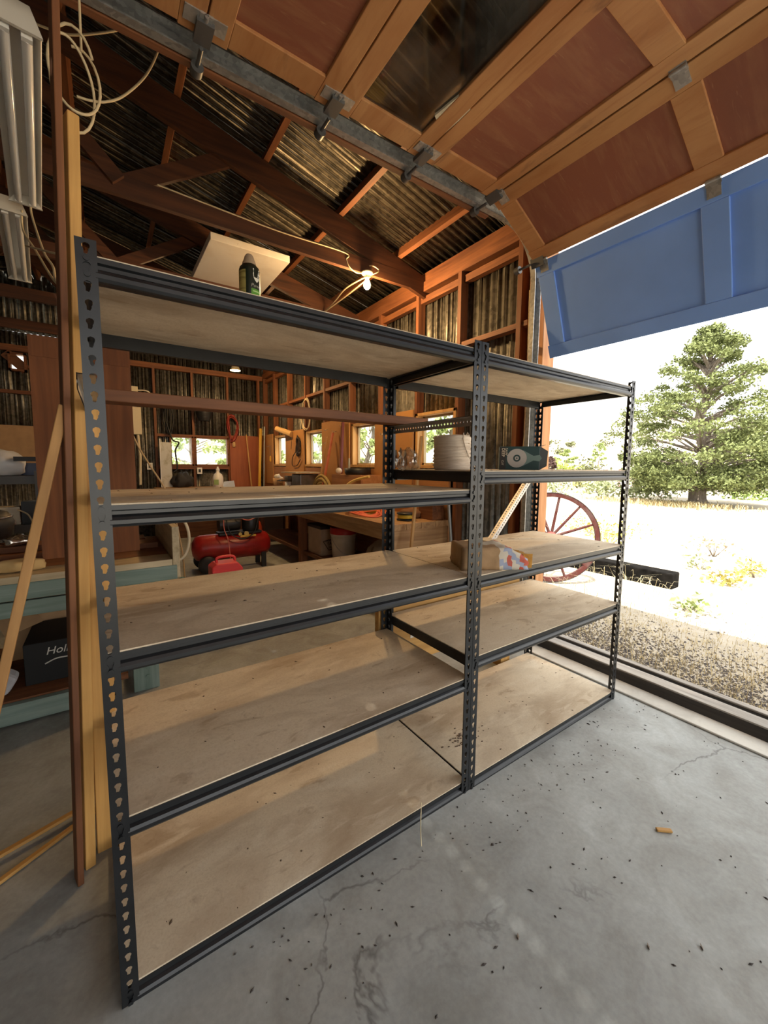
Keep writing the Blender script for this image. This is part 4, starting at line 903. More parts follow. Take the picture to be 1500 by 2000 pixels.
dk = thing('cord_bundle', 'dark looped cord hanging on the pegboard between two windows', 'cord', (2.635, 5.08, 1.4))
MB().tube(dc, .007, 6).build('loops', plain('dark_cord', (.035, .022, .018), .6), dk)
MB().tube(spline([(2.63, 5.12, 1.60), (2.62, 5.26, 1.50), (2.62, 5.30, 1.38), (2.63, 5.26, 1.34), (2.63, 5.10, 1.36), (2.63, 4.98, 1.45)], 6), .007, 6).build('loose_end', plain('dark_cord', (.035, .022, .018), .6), dk)
cl = thing('clamp_lamp', 'tan cylinder clamp lamp sticking out above the window', 'lamp', (2.56, 5.55, 1.92))
MB().cyl((2.64, 5.34, 1.87), (2.50, 5.68, 1.98), .052, .045, 20).build('shade', plain('tan_shade', (.62, .40, .17), .5), cl)
MB().tube(spline([(2.62, 5.36, 1.86), (2.63, 5.34, 1.75), (2.63, 5.36, 1.62)], 5), .004, 6).build('cord', M_BLACK, cl)
rc = []
for k in range(64):
    a = 2*PI*k/16; rc.append((2.66+.01*math.sin(k*.7), 4.80+.20*(1+.2*math.sin(k*.37))*math.sin(a)*.8, 2.15+.235*(1+.06*math.sin(k*.3))*math.cos(a)))
tag(MB().tube(spline(rc, 2), .0055, 6).build('cable_coil', plain('cream_coil', (.80, .66, .42), .5)), 'cream cable coil hanging on a stud above the small windows', 'cable')
# bench-top goods further back
mg = thing('white_mug', 'white mug on the bench behind the second shelf', 'mug', (2.25, 4.55, BT+.12))
tag(MB().box((2.10, 3.95, BT), (2.62, 5.20, BT+.12)).build('tool_chest', DARKW('Y'), bevel=.004), 'low brown wooden chest on the bench carrying small items', 'chest')
MB().lathe([(.032, 0), (.045, .005), (.048, .13), (.044, .128), (.040, .01)], (2.25, 4.55, BT+.12), 24, cap=False).build('cup', M_WHITE, mg)
MB().tube(spline([(2.25, 4.50, BT+.22), (2.25, 4.47, BT+.20), (2.25, 4.47, BT+.16), (2.25, 4.505, BT+.14)], 5), .006, 7).build('handle', M_WHITE, mg)
pb = thing('paper_bag', 'open brown paper bag with crumpled white paper on the bench', 'bag', (2.27, 5.02, BT+.12))
MB().lathe([(.06, 0), (.07, .01), (.075, .10), (.085, .17), (.083, .17), (.07, .10)], (2.27, 5.02, BT+.12), 12, cap=False).build('bag', M_CARD, pb)
for k in range(4):
    o = blob('crumpled_paper', (0, 0, 0), .045, (1, 1, .9), plain('crumpled_white', (.85, .80, .70), .8), None, None, 20+k, .3, 2); o.parent = pb; o.location = (.03*math.cos(k*2), .035*math.sin(k*2), .13+.018*(k % 3))
vi = thing('bench_vise', 'dark steel bench vise behind the paper bag', 'vise', (2.46, 4.86, BT+.12))
M_VI = plain('vise_steel', (.10, .09, .085), .45, .6)
MB().box((2.38, 4.80, BT+.12), (2.54, 4.92, BT+.16)).box((2.42, 4.82, BT+.16), (2.50, 4.90, BT+.30)).build('body', M_VI, vi)
MB().box((2.34, 4.79, BT+.24), (2.40, 4.93, BT+.33)).box((2.42, 4.79, BT+.24), (2.48, 4.93, BT+.33)).build('jaws', M_VI, vi)
MB().cyl((2.22, 4.86, BT+.26), (2.36, 4.86, BT+.26), .014).cyl((2.23, 4.76, BT+.26), (2.23, 4.96, BT+.26), .006).build('screw_handle', M_VI, vi)
mo = thing('bench_grinder', 'grey steel machine with a flat top shelf on the bench', 'machine', (2.40, 4.28, BT+.12))
MB().box((2.26, 4.12, BT+.12), (2.54, 4.44, BT+.37)).build('housing', plain('steel_sheet', (.22, .20, .19), .3, .7, var=.3), mo, bevel=.01)
MB().box((2.16, 4.05, BT+.385), (2.58, 4.60, BT+.40)).build('tray', PALEW('Y'), mo)
tag(MB().box((2.20, 4.22, BT+.12), (2.25, 4.30, BT+.155)).lathe([(.028, .035), (.032, .05), (.03, .085), (.01, .09)], (2.225, 4.26, BT+.12), 14).build('red_button_box', plain('switch_red', (.65, .03, .03), .4)), 'small red switch in front of the grey machine', 'switch')
# coiled tan rope standing on edge with long handles in front
cr = MB()
for k in range(7): cr.tube([(2.44-.012*(k % 2), 3.82+(.30-.04*k)*math.cos(a), BT+.02+(.34-.045*k)*math.sin(a)) for a in [PI*q/20 for q in range(21)]], .020, 8)
tag(cr.build('rope_coil', layered('tan_straw', (.55, .42, .18), [(30, .4, .6, (.35, .25, .09), .7, (1,1,1))], .9)), 'half round of coiled tan rope leaning behind the red handle', 'rope')
plank('axe', (2.36, 3.72, BT), (2.60, 3.80, 1.80), .035, .025, plain('worn_red_handle', (.48, .13, .06), .5, var=.35), 'red-brown tool handle standing in front of the coiled rope', (0,1,0), bevel=.008)
MB().box((-.03, -.014, 0), (.03, .014, .24)).build('red_grip', plain('grip_red', (.60, .03, .025), .4), bevel=.004, origin=(0,0,0)).parent = bpy.data.objects['axe']
plank('shovel', (2.42, 3.95, BT), (2.58, 3.92, 1.75), .026, .026, wood('handle_wood', (.50, .27, .09), (.70, .42, .17), 'Z'), 'slim wooden handle to the left of the red tool handle', (0,1,0), bevel=.01)
plank('maroon_board', (2.55, 3.52, BT), (2.62, 3.56, 1.92), .075, .03, plain('dark_maroon', (.15, .022, .018), .3), 'dark maroon board standing against the tall pegboard', (-1,.3,0))
hs = thing('hand_saw', 'handsaw with green handle standing against the pegboard', 'saw', (2.6, 3.38, BT))
MB().prism([(-.05, 0), (.05, 0), (.02, .45), (-.01, .45)], (2.60, 3.36, BT+.14), (0,1,0), (0,0,1), (.003,0,0)).build('blade', plain('saw_steel', (.62, .60, .42), .35, .5), hs)
MB().prism([(-.055, 0), (.055, 0), (.06, .14), (-.055, .16)], (2.585, 3.36, BT), (0,1,0), (0,0,1), (.03,0,0)).build('handle', plain('green_handle', (.10, .16, .05), .5), hs, bevel=.006)
ty = thing('black_tray', 'round black pan with glass jar on the ledge below the window', 'pan', (2.52, 3.05, 1.25))
MB().box((2.38, 2.72, BT), (2.655, 3.42, 1.25)).build('ledge_box', wood('ledge_wood', (.36, .15, .05), (.55, .27, .10), 'Y'), ty)
MB().lathe([(.14, 0), (.15, .01), (.16, .075), (.15, .075), (.13, .02)], (2.52, 3.02, 1.25), 28).build('pan', M_BLACK, ty)
MB().sphere((2.44, 3.34, 1.29), .04).build('jar', plain('pale_jar', (.75, .70, .62), .2), ty)
cable('hose', [(2.30, 2.98, BT), (2.30, 2.98, 1.02), (2.32, 2.94, 1.12), (2.36, 2.82, 1.19), (2.40, 2.58, 1.24)], .016, plain('yellow_hose', (.72, .50, .14), .5), 'curved yellow hose rising from the bench near the middle post', 'hose')
tag(MB().box((2.30, 2.40, BT), (2.48, 2.62, 1.02)).build('yellow_case', plain('yellow_plastic', (.72, .48, .05), .4), bevel=.015), 'yellow plastic case on the bench behind the middle post', 'case')
# corner with long handles, red panel, hung cords on the far wall
tag(MB().box((2.03, 6.955, .6), (2.62, 6.985, 1.92)).build('plywood_sheet', wood('red_ply', (.30, .075, .03), (.42, .13, .05), 'Z', knots=.3)), 'red-brown plywood panel against the far wall beside the windows', 'panel')
for k, (p, q, m, l) in enumerate((((2.44, 6.75, .0), (2.33, 6.9, 1.94), wood('handle_wood', (.50, .27, .09), (.70, .42, .17), 'Z'), 'slim wooden handle in the far corner, left of the yellow one'),
        ((2.42, 6.55, .0), (2.55, 6.70, 2.06), plain('yellow_paint', (.72, .42, .04), .5), 'broad yellow tool handle standing in the far corner'),
        ((2.50, 6.50, .0), (2.615, 6.66, 2.10), plain('grey_metal_pole', (.35, .38, .40), .4, .5), 'thin grey rod behind the yellow handle in the far corner'))):
    plank('garden_tool', p, q, .05 if k == 1 else .026, .03 if k == 1 else .022, m, l, (0,1,0), bevel=.008)
fb = thing('far_bench', 'plain wooden bench along the far wall below the paired windows', 'workbench', (1.4, 6.65, 0))
MB().box((.70, 6.35, .90), (2.0, 6.95, .95)).build('top', BENCHW('X'), fb)
for x in (.76, 1.94):
    for y in (6.41, 6.89): MB().box((x-.04, y-.04, 0), (x+.04, y+.04, .90)).build('leg', STUD('Z'), fb)
jg = thing('plastic_jug', 'white plastic jug with green label on the far bench', 'jug', (1.69, 6.5, .95))
MB().lathe([(.08, 0), (.09, .01), (.09, .17), (.07, .23), (.028, .27), (.026, .30)], (1.69, 6.5, .95), 24).build('body', plain('jug_white', (.80, .78, .72), .35), jg)
MB().lathe([(.03, .295), (.032, .30), (.032, .33), (.015, .34), (.014, .37), (.002, .372)], (1.69, 6.5, .95), 16).build('sprayer', M_WHITE, jg)
MB().box((1.60, 6.408, 1.0), (1.68, 6.415, 1.09)).build('label', plain('label_green', (.25, .35, .12), .5), jg)
tag(MB().add([(1.76, 6.45, .952), (1.98, 6.47, .952), (2.0, 6.62, 1.06), (1.82, 6.62, 1.04), (1.76, 6.45, .955), (1.98, 6.47, .955), (2.0, 6.62, 1.063), (1.82, 6.62, 1.043)], [(0,1,2,3), (4,5,6,7), (0,1,5,4), (1,2,6,5), (2,3,7,6), (3,0,4,7)]).build('open_book', plain('blue_grey_paper', (.42, .48, .58), .6)), 'blue-grey booklet lying on the far bench beside the jug', 'booklet')
hr = []
for k in range(80):
    a = 2*PI*k/13; hr.append((2.06+(.085+.045*math.sin(k*.5))*math.sin(a), 6.95-.02*math.sin(k*.9)-.02, 2.05+.24*(1+.12*math.sin(k*.33))*math.cos(a)))
hc = thing('extension_cord', 'red cord hung in long loops on the far wall above the red panel', 'cord', (2.06, 6.93, 1.75))
MB().tube(hr, .012, 6).build('loops', plain('red_cord', (.26, .022, .010), .5), hc)
MB().lathe([(.022, 0), (.03, .02), (.03, .07), (.016, .10)], (2.10, 6.93, 1.70), 14).build('work_light', plain('tan_handle', (.60, .38, .16), .5), hc)
tag(MB().lathe([(.10, 0), (.14, .12), (.16, .28), (.15, .28), (.12, .05)], (1.55, 6.80, 2.15), 20).build('black_bucket', M_BLACK), 'black bucket hanging on the far wall between studs', 'bucket')
o_ = bpy.data.objects['black_bucket']; MB().tube([(1.55, 6.64, 2.40), (1.55, 6.80, 2.52), (1.55, 6.95, 2.40)], .006, 6).build('handle', M_GALV, o_)
bh = []
for k in range(60):
    a = 2*PI*k/15; bh.append((.98+(.05+.03*math.sin(k*.3))*math.sin(a), 6.93-.02*math.sin(k*.9), 2.16+.26*(1+.1*math.sin(k*.4))*math.cos(a)))
bq = thing('hose_bundle', 'black hoses hanging on the far wall left of the windows', 'hose', (.98, 6.92, 1.3))
MB().tube(bh, .012, 6).build('loops', M_BLACK, bq)
MB().tube(spline([(.94, 6.9, 2.1), (1.02, 6.88, 1.8), (1.12, 6.86, 1.74), (1.06, 6.86, 1.60), (1.08, 6.86, 1.30), (1.02, 6.86, 1.22)], 6), .014, 7).build('tail', M_BLACK, bq)
for x, z, l in ((.66, 1.32, 'white electrical outlet on the far wall, left one'), (1.47, 1.24, 'grey electrical outlet on the far wall below the right paired window')):
    ot = thing('wall_outlet', l, 'outlet', (x, 6.93, z-.06), 'outlets on the far wall')
    MB().box((x-.045, 6.965, z-.06), (x+.045, 6.995, z+.06)).build('plate', M_WHITE, ot, bevel=.004)
    MB().box((x-.02, 6.960, z-.03), (x+.02, 6.966, z+.03)).build('socket', M_BLACK, ot)
ep = thing('fuse_box', 'tall cream electrical box and conduit on the far wall', 'electrical box', (.47, 6.9, 1.2))
MB().box((.41, 6.88, 2.40), (.53, 6.985, 2.66)).build('upper_box', plain('cream_metal', (.72, .63, .44), .5), ep, bevel=.006)
MB().box((.43, 6.88, 1.86), (.56, 6.985, 2.32)).build('lower_box', plain('cream_metal', (.72, .63, .44), .5), ep, bevel=.006)
MB().tube([(.50, 6.93, 1.86), (.52, 6.93, 1.5), (.50, 6.93, 1.0)], .022, 10).build('conduit', plain('cream_metal', (.72, .63, .44), .5), ep)
MB().tube(spline([(.53, 6.90, 2.60), (.66, 6.88, 2.60), (.74, 6.88, 2.52), (.70, 6.88, 2.47), (.55, 6.9, 2.48)], 6), .012, 7).tube(spline([(.53, 6.90, 2.50), (.64, 6.88, 2.46), (.70, 6.88, 2.41), (.64, 6.88, 2.38), (.53, 6.9, 2.40)], 6), .012, 7).build('looped_cables', plain('white_cable', (.75, .70, .58), .5), ep)
cable('electric_cable', [(-.12, 4.58, 3.06), (-.06, 4.3, 2.5), (.02, 4.0, 1.98), (.12, 4.0, 1.88), (.25, 4.0, 1.72), (.34, 4.0, 1.52), (.42, 4.0, 1.36), (.56, 4.0, 1.10), (.62, 4.0, .95), (.70, 3.9, .4), (.72, 3.9, .01)], .010, plain('tan_cable', (.50, .36, .20), .5), 'tan cable sloping down across the far end behind the left shelves')
tag(MB().box((.72, 6.96, .0), (2.66, 6.985, .88)).build('plywood_sheet', DARKW('X')), 'dark cover sheet added along the foot of the far wall', 'sheet')  # added dark sheet, covers siding that shone too bright here
tag(MB().box((2.14, 5.75, 0), (2.62, 6.42, .80)).build('dark_filler', plain('dark_filler', (.05, .028, .02), .6), bevel=.01), 'dark low cabinet added in the far corner beyond the bench', 'filler')  # dark block added in place of clutter, keeps the corner dark
fx = thing('fire_extinguisher', 'red-orange extinguisher tank standing beside the bench leg', 'extinguisher', (1.86, 4.9, 0))
MB().lathe([(.085, 0), (.095, .02), (.095, .42), (.07, .50), (.03, .54), (.03, .57)], (1.86, 4.9, 0), 24).build('tank', plain('orange_red_paint', (.55, .07, .02), .35), fx)
MB().box((1.83, 4.87, .57), (1.89, 4.93, .62)).build('valve', M_BLACK, fx)
sf = thing('plastic_sheet', 'pale mottled sheet standing on edge left of the paired windows', 'sheet', (.93, 6.85, .7))
MB().box((.83, 6.84, .80), (.99, 6.86, 1.74)).build('sheet', layered('mottled_sheet', (.62, .62, .58), [(5, .5, .65, (.30, .28, .16), .7, (1,1,1))], .4), sf)
MB().box((.81, 6.835, .70), (.828, 6.865, 1.80)).build('edge_strip', plain('white_angle', (.74, .72, .68), .45, .2, var=.1), sf)
blob('dark_tarp', (1.15, 6.78, .951), .16, (1.0, .7, .9), plain('dark_tarp', (.03, .03, .033), .7), 'dark bundled tarp on the far bench', 'tarp', 31, .25)

# ================================================================== OUTSIDE
def sand():
    return layered('dry_sand', (.47, .42, .34), [(1.2, .4, .7, (.38, .33, .25), .6, (1,1,1)), (9, .45, .7, (.56, .51, .43), .6, (1,1,1)), (60, .55, .75, (.38, .30, .19), .6, (1,1,1))], .95, .1, bump=.4)
rng = random.Random(3)
def gz(x, y):
    r = max(0.0, x-34)
    return -.06 + .02*math.sin(x*.7)*math.sin(y*.6)*min(1, max(0, (x-4)/6)) + .0028*r*r/(1+.012*r) + max(0, y-22)*.12*min(1, max(0, (x-6)/20))
gx = [2.80, 3.2, 3.7, 4.3, 5, 6, 7.5, 9, 11, 14, 17, 20, 24, 29, 35, 42, 50, 60, 75, 95, 130]; gy = [-60, -40, -25, -15, -9, -5, -2, 0, 2, 4, 6.5, 9, 12, 16, 21, 28, 38, 52, 75, 110]
mb = MB(); vs_ = [(x, y, gz(x, y)) for x in gx for y in gy]; ny_ = len(gy)
mb.add(vs_, [(i*ny_+j, (i+1)*ny_+j, (i+1)*ny_+j+1, i*ny_+j+1) for i in range(len(gx)-1) for j in range(ny_-1)], 0, True)
ground = tag(mb.build('ground', sand()), 'sunlit dry sandy ground rising to a pale hillside', 'ground', kind='structure')
mb = MB(); mb.add([(-30, 7.3, -.06), (2.8, 7.3, -.06), (2.8, 60, -.06), (-30, 60, -.06)], [(0,1,2,3)]); mb.add([(-14, -60, -.06), (2.8, -60, -.06), (2.8, -4.72, -.06), (-14, -4.72, -.06)], [(0,1,2,3)]); tag(mb.build('ground_yard', layered('bright_sand', (.66, .60, .50), [(1.2, .4, .7, (.58, .52, .42), .6, (1,1,1))], .95, .1)), 'dry ground in front of and behind the shed', 'ground', kind='structure')  # sand lightened to bounce daylight in through the added front opening
# gravel strip by the sill
mb = MB(); r_ = random.Random(5)
for k in range(14000):
    x = 2.90+abs(r_.gauss(0, .48)); y = r_.uniform(-1.7, 1.2); s_ = r_.uniform(.004, .012); z = gz(x, y)
    a = r_.uniform(0, PI); c, d = math.cos(a)*s_, math.sin(a)*s_
    mb.add([(x+c, y+d, z), (x-d, y+c, z), (x-c, y-d, z), (x+d, y-c, z), (x, y, z+s_*.8)], [(0,1,4), (1,2,4), (2,3,4), (3,0,4)])
tag(mb.build('gravel', plain('dark_gravel', (.12, .105, .10), .9, var=.5, vscale=60), fixn=False), 'dark gravel along the outside of the door sill', 'gravel', kind='stuff')
def blades(mb, n, area, h, wd, rnd, lean=.5, z=gz):
    for k in range(n):
        x, y = area(rnd); hh = h*rnd.uniform(.4, 1.2); a = rnd.uniform(0, 2*PI); l = rnd.uniform(.1, lean)*hh; zz = z(x, y)-.003
        dx, dy = math.cos(a), math.sin(a); px, py = -dy*wd, dx*wd
        p1 = (x+dx*l*.35, y+dy*l*.35, zz+hh*.6); p2 = (x+dx*l, y+dy*l, zz+hh*(1-.25*lean))
        mb.add([(x-px, y-py, zz), (x+px, y+py, zz), (p1[0]+px*.7, p1[1]+py*.7, p1[2]), (p1[0]-px*.7, p1[1]-py*.7, p1[2]), p2], [(0,1,2,3), (3,2,4)])
M_DRY = plain('dry_grass', (.56, .45, .24), .9, var=.3, vscale=5); M_DRY2 = plain('pale_straw', (.68, .58, .36), .9, var=.25, vscale=5)
mb = MB(); r_ = random.Random(8)
blades(mb, 6500, lambda q: (3.0+abs(q.gauss(.6, .8)), q.uniform(-1.8, 1.6)), .06, .0018, r_, 2.0)
blades(mb, 330, lambda q: (3.0+abs(q.gauss(.3, .4)), q.uniform(-1.5, .8)), .22, .0016, r_, .8)
tag(mb.build('dry_grass', M_DRY, fixn=False), 'dry straw-coloured grass scattered beyond the sill', 'grass', kind='stuff')
mb = MB(); blades(mb, 170, lambda q: (q.uniform(3.6, 5.6), q.uniform(.7, 1.9)), .30, .0022, r_, 1.6); tag(mb.build('dry_grass', M_DRY2, fixn=False), 'tall bent dry stalks around the wagon wheel and the timber', 'grass', kind='stuff')
mb = MB(); blades(mb, 1800, lambda q: (17.6+q.gauss(0, .5), 5.6+q.gauss(0, 1.3)), .25, .012, r_, 1.2); tag(mb.build('dry_grass', M_DRY, fixn=False), 'dry grass in the shade under the big tree', 'grass', kind='stuff')
# foliage
def leafmat(name, c, var=.35):
    m = plain(name, c, .7, 0, .2, var, 3.0); b = m.node_tree.nodes['Principled BSDF']
    return m
def foliage(mb, centres, n, rad, size, rnd, flat=.6):
    for c, s_ in centres:
        for k in range(n):
            d = Vector((rnd.gauss(0,1), rnd.gauss(0,1), rnd.gauss(0,1)*flat)); d = d.normalized()*(rnd.random()**.45)*rad*s_
            p = Vector(c)+d; a = Vector((rnd.uniform(-1,1), rnd.uniform(-1,1), rnd.uniform(-1,1))).normalized(); b = a.cross(Vector((rnd.uniform(-1,1), rnd.uniform(-1,1), rnd.uniform(-1,1)))).normalized()
            z = size*rnd.uniform(.6, 1.4)
            mb.add([p-a*z, p+b*z*.55, p+a*z, p-b*z*.55], [(0,1,2,3)])
def tree(name, base, h, spread, label, cat, mat, bark, clumps, leaves, leafsize, seed, crown0=.12, top=.25, group=None, trunk_r=.3):
    rnd = random.Random(seed); t = thing(name, label, cat, base, group); bx, by, bz = base
    pts = [(bx+.02*h*math.sin(k*1.3+seed)*(k > 0), by+.02*h*math.cos(k*1.7+seed)*(k > 0), bz+h*.97*k/8) for k in range(9)]
    tr = MB(); tr.tube(spline(pts, 3), [trunk_r*(1.25 if i == 0 else 1)*(1-.93*i/24) for i in range(25)], 10)
    cs = []
    for k in range(clumps):
        f = crown0+(1-crown0)*(rnd.random()**(1.9 if name == 'juniper_tree' else 1.15)); a = rnd.uniform(0, 2*PI)
        env = spread*((1-((f-.38)/.62))**.85+.06 if f > .38 else .55+.45*(f/.38))
        r = env*(.25+.75*rnd.random()**.55); c = (bx+r*math.cos(a), by+r*math.sin(a), bz+h*f+rnd.uniform(-.15,.1)*h*.2)
        cs.append((c, rnd.uniform(.7, 1.3)*(1.05-.5*f)))
        if k % 2 == 0:
            f0 = max(.08, f-.10); tr.tube([(bx, by, bz+h*f0), ((bx*.45+c[0]*.55), (by*.45+c[1]*.55), bz+h*(f0*.55+f*.45)+.1), c], [trunk_r*.22, trunk_r*.12, trunk_r*.03], 6)
    tr.build('trunk', bark, t)
    mb = MB(); foliage(mb, cs, leaves, spread*.155, leafsize, rnd, .42); mb.build('foliage', mat, t, fixn=False)
    return t
BARK = layered('grey_bark', (.28, .24, .20), [(6, .4, .65, (.13, .10, .08), .8, (3,3,.4))], .95, .1, bump=.6)
tree('juniper_tree', (19.0, 4.8, -.06), 6.6, 2.95, 'large grey-green juniper tree standing on the sunny slope', 'tree', leafmat('juniper_leaves', (.18, .21, .08)), BARK, 300, 190, .052, 12, crown0=.12, trunk_r=.30)
tree('juniper_tree', (30.5, 5.0, -.06), 5.2, 3.0, 'smaller juniper behind the big tree at the right edge', 'tree', leafmat('juniper_pale_leaves', (.30, .34, .12)), BARK, 90, 120, .08, 14, crown0=.18, trunk_r=.20)
GL = leafmat('pale_green_leaves', (.42, .50, .22))
for k, (x, y, h, s_, l) in enumerate(((7.6, 10.6, 5.0, 1.35, 'leafy tree outside seen through the second window from the door'), (7.0, 13.4, 5.0, 1.35, 'leafy tree outside seen through the third window from the door'), (6.3, 16.6, 5.5, 1.35, 'leafy tree outside the window nearest the back corner'),
      (9.1, 8.0, 4.8, 1.25, 'leafy tree outside behind the twine spool window'), (3.2, 18.0, 5.0, 2.2, 'leafy tree outside the paired far windows'),)):
    tree('leafy_tree', (x, y, -.06), h, s_, l, 'tree', GL, BARK, 70, 90, .10, 40+k, crown0=.05, trunk_r=.12)
def shrub(x, y, r, h, mat, label, seed, group=None, n=260, size=.035, name='shrub'):
    rnd = random.Random(seed); z = gz(x, y); t = thing(name, label, 'shrub', (x, y, z), group)
    mb = MB(); cs = [((x+rnd.gauss(0, r*.4), y+rnd.gauss(0, r*.4), z+h*rnd.uniform(.35, .75)), rnd.uniform(.8, 1.2)) for _ in range(7)]
    foliage(mb, cs, n//7, r*.6, size, rnd, .7); mb.build('foliage', mat, t, fixn=False)
    st = MB()
    for k in range(6): a = rnd.uniform(0, 6.28); st.tube([(x, y, z-.02), (x+r*.5*math.cos(a), y+r*.5*math.sin(a), z+h*.5)], [.012*h+.004, .003], 5)
    st.build('stem', BARK, t)
    return t
SAGE = leafmat('sage_leaves', (.36, .40, .22)); OLIVE = leafmat('olive_leaves', (.16, .17, .08)); YEL = leafmat('rabbitbrush', (.52, .44, .12))
sh = [(8.1, 1.15, .34, .40, leafmat('dry_twigs', (.45, .40, .28)), 'loose grey dry shrub standing on the bright sand', 120), (6.3, .48, .22, .16, YEL, 'low yellow-green shrub nearest on the bright sand', 110), (7.0, .40, .24, .18, YEL, 'low yellow-green shrub at the right edge', 110), (6.9, .95, .2, .14, SAGE, 'small sage tuft left of the dry shrub', 80), (4.75, .32, .22, .07, leafmat('green_weeds', (.34, .42, .16)), 'low green weeds on the ground just beyond the shade', 110),
      (18.6, 8.15, 1.0, 1.0, SAGE, 'round sage bush behind the middle of the right shelves', 520), (18.9, 7.05, .9, .8, SAGE, 'second round sage bush, beside the right post of the shelves', 460), (21.8, 10.6, 1.2, 1.9, OLIVE, 'dark olive bush left of the round sage bushes', 700), (26.0, 9.6, 1.5, 1.9, OLIVE, 'dark olive bush behind the round sage bushes', 700), (19.2, 10.6, .9, 1.0, SAGE, 'grey bush farthest left beside the jamb', 300), (22, 7.2, 1.6, 1.5, SAGE, 'grey-green bush just right of the shelf post', 500),
      (8.6, 3.35, .55, .30, YEL, 'dry yellow shrub seen through the wagon wheel', 320), (7.5, 2.5, .4, .4, YEL, 'yellow weeds at the right rim of the wagon wheel', 260), (23.9, 4.55, .9, .35, leafmat('bright_green', (.26, .36, .10)), 'low flat green shrub at the far right', 360)]
for k, (x, y, r, h, m, l, n) in enumerate(sh): shrub(x, y, r, h, m, l, 60+k, None, n, .03 if x < 10 else .09)
far = [(70, 44, 1.0, 1.2, 'tiny dark shrub on the pale hillside, upper left'), (72, 41, .9, 1.0, 'tiny dark shrub on the pale hillside, second from left'), (74, 36, 1.5, 1.4, 'small dark shrub on the pale hillside, middle'), (75, 32.5, 1.0, 1.0, 'tiny dark shrub on the pale hillside, right'), (62, 37.5, 1.3, .9, 'low dark shrub on the pale hillside, lower left')]
for k, (x, y, r, h, l) in enumerate(far): shrub(x, y, r, h, OLIVE, l, 80+k, 'distant shrubs on the hillside', 160, .22)
hd = MB(); r_ = random.Random(4)
hx = [(45+.0*k, 31.5-.62*k) for k in range(14)]
foliage(hd, [((x, y, gz(x, y)+.45+r_.uniform(-.1,.25)), 1) for x, y in hx], 90, .8, .16, r_, .6)
tag(hd.build('hedge', leafmat('hedge_leaves', (.36, .42, .10)), fixn=False), 'long low green hedge at the foot of the far hill', 'hedge')
for k, (x, y, h, s_, m, l) in enumerate(((48, 27.5, 2.4, 1.7, leafmat('green_bush', (.30, .36, .13)), 'distant green bush above the hedge'), (52, 25.5, 3.4, 1.2, GL, 'distant pale slim tree right of the hedge'), (26.6, 16.0, 2.1, .9, leafmat('dark_plum_leaves', (.13, .08, .07)), 'small dark leafy tree beyond the wagon wheel'))):
    tree('distant_tree', (x, y, gz(x, y)), h, s_, l, 'tree', m, BARK, 26, 60, .14, 90+k, crown0=.3, trunk_r=.07)
# distant fence and sheds
M_FAR = plain('weathered_rail', (.34, .22, .20), .9); 
for k, (ya, yb, l) in enumerate(((17.6, 14.4, 'distant rail fence beyond the wagon wheel'), (13.2, 10.6, 'distant rail fence just left of the right shelf post'))):
    f = thing('rail_fence', l, 'fence', (29, (ya+yb)/2, gz(29, ya)))
    for j in range(4): y = ya+(yb-ya)*j/3; MB().box((28.95, y-.06, gz(29, y)-.05), (29.07, y+.06, gz(29, y)+1.25)).build('post', M_FAR, f)
    for z in (.65, 1.1): MB().bar((28.92, ya, gz(29, ya)+z), (28.92, yb, gz(29, yb)+z), .05, .12).build('rail', M_FAR, f)
fs = thing('farm_shed', 'tiny pink-roofed open shed in the distance beside the jamb', 'shed', (30, 19.6, gz(30, 19.6)))
for x, y in ((29.4, 18.9), (29.4, 20.6), (30.6, 18.9), (30.6, 20.6)): MB().box((x-.05, y-.05, gz(30, 20)-.05), (x+.05, y+.05, gz(30, 20)+1.6)).build('post', M_FAR, fs)
MB().bar((30, 18.6, gz(30, 20)+1.85), (30, 20.9, gz(30, 20)+1.65), 1.6, .06).build('roof', plain('faded_red_roof', (.50, .20, .20), .7), fs)
tag(MB().lathe([(.0, .0), (.55, .05), (.75, .3), (.5, .6), (.05, .72)], (28, 14.2, gz(28, 14.2)), 14, cap=False).build('hay_bale', plain('hay', (.60, .48, .16), .9, var=.2)), 'golden hay heap in front of the distant fence', 'hay')
# wagon wheel
wc = Vector((4.52, 1.75, .50)); R_ = .54
t = thing('wagon_wheel', 'old red wagon wheel leaning upright outside beside the jamb', 'wagon wheel', (wc.x, wc.y, gz(4.58, 1.7)))
vdir = Vector((wc.x-.034, wc.y+1.072, 0)).normalized(); vdir = (Matrix.Rotation(.18, 3, 'Z') @ vdir); e1 = Vector((-vdir.y, vdir.x, 0)); e2 = (Vector((0,0,1))+vdir*.08).normalized()
def wp(r, a, o=0): return wc+e1*(r*math.cos(a))+e2*(r*math.sin(a))+vdir*o
M_RIM = layered('rust_red_paint', (.085, .020, .015), [(9, .45, .65, (.12, .07, .06), .7, (1,1,1)), (14, .62, .75, (.42, .30, .24), .6, (1,1,1))], .8)
mb = MB(); n = 56; sec_ = [(R_, -.022), (R_, .022), (R_-.045, .02), (R_-.045, -.02)]
vs_ = [wp(r, 2*PI*k/n, o) for k in range(n) for r, o in sec_]
mb.add(vs_, [(k*4+j, k*4+(j+1) % 4, ((k+1) % n)*4+(j+1) % 4, ((k+1) % n)*4+j) for k in range(n) for j in range(4)]); mb.build('rim', M_RIM, t)
mb = MB(); vs_ = [wp(r, 2*PI*k/n, o) for k in range(n) for r, o in ((R_+.001, -.024), (R_+.001, .024), (R_+.009, .024), (R_+.009, -.024))]
mb.add(vs_, [(k*4+j, k*4+(j+1) % 4, ((k+1) % n)*4+(j+1) % 4, ((k+1) % n)*4+j) for k in range(n) for j in range(4)]); mb.build('iron_tyre', plain('rusty_iron', (.06, .04, .035), .7, .5), t)
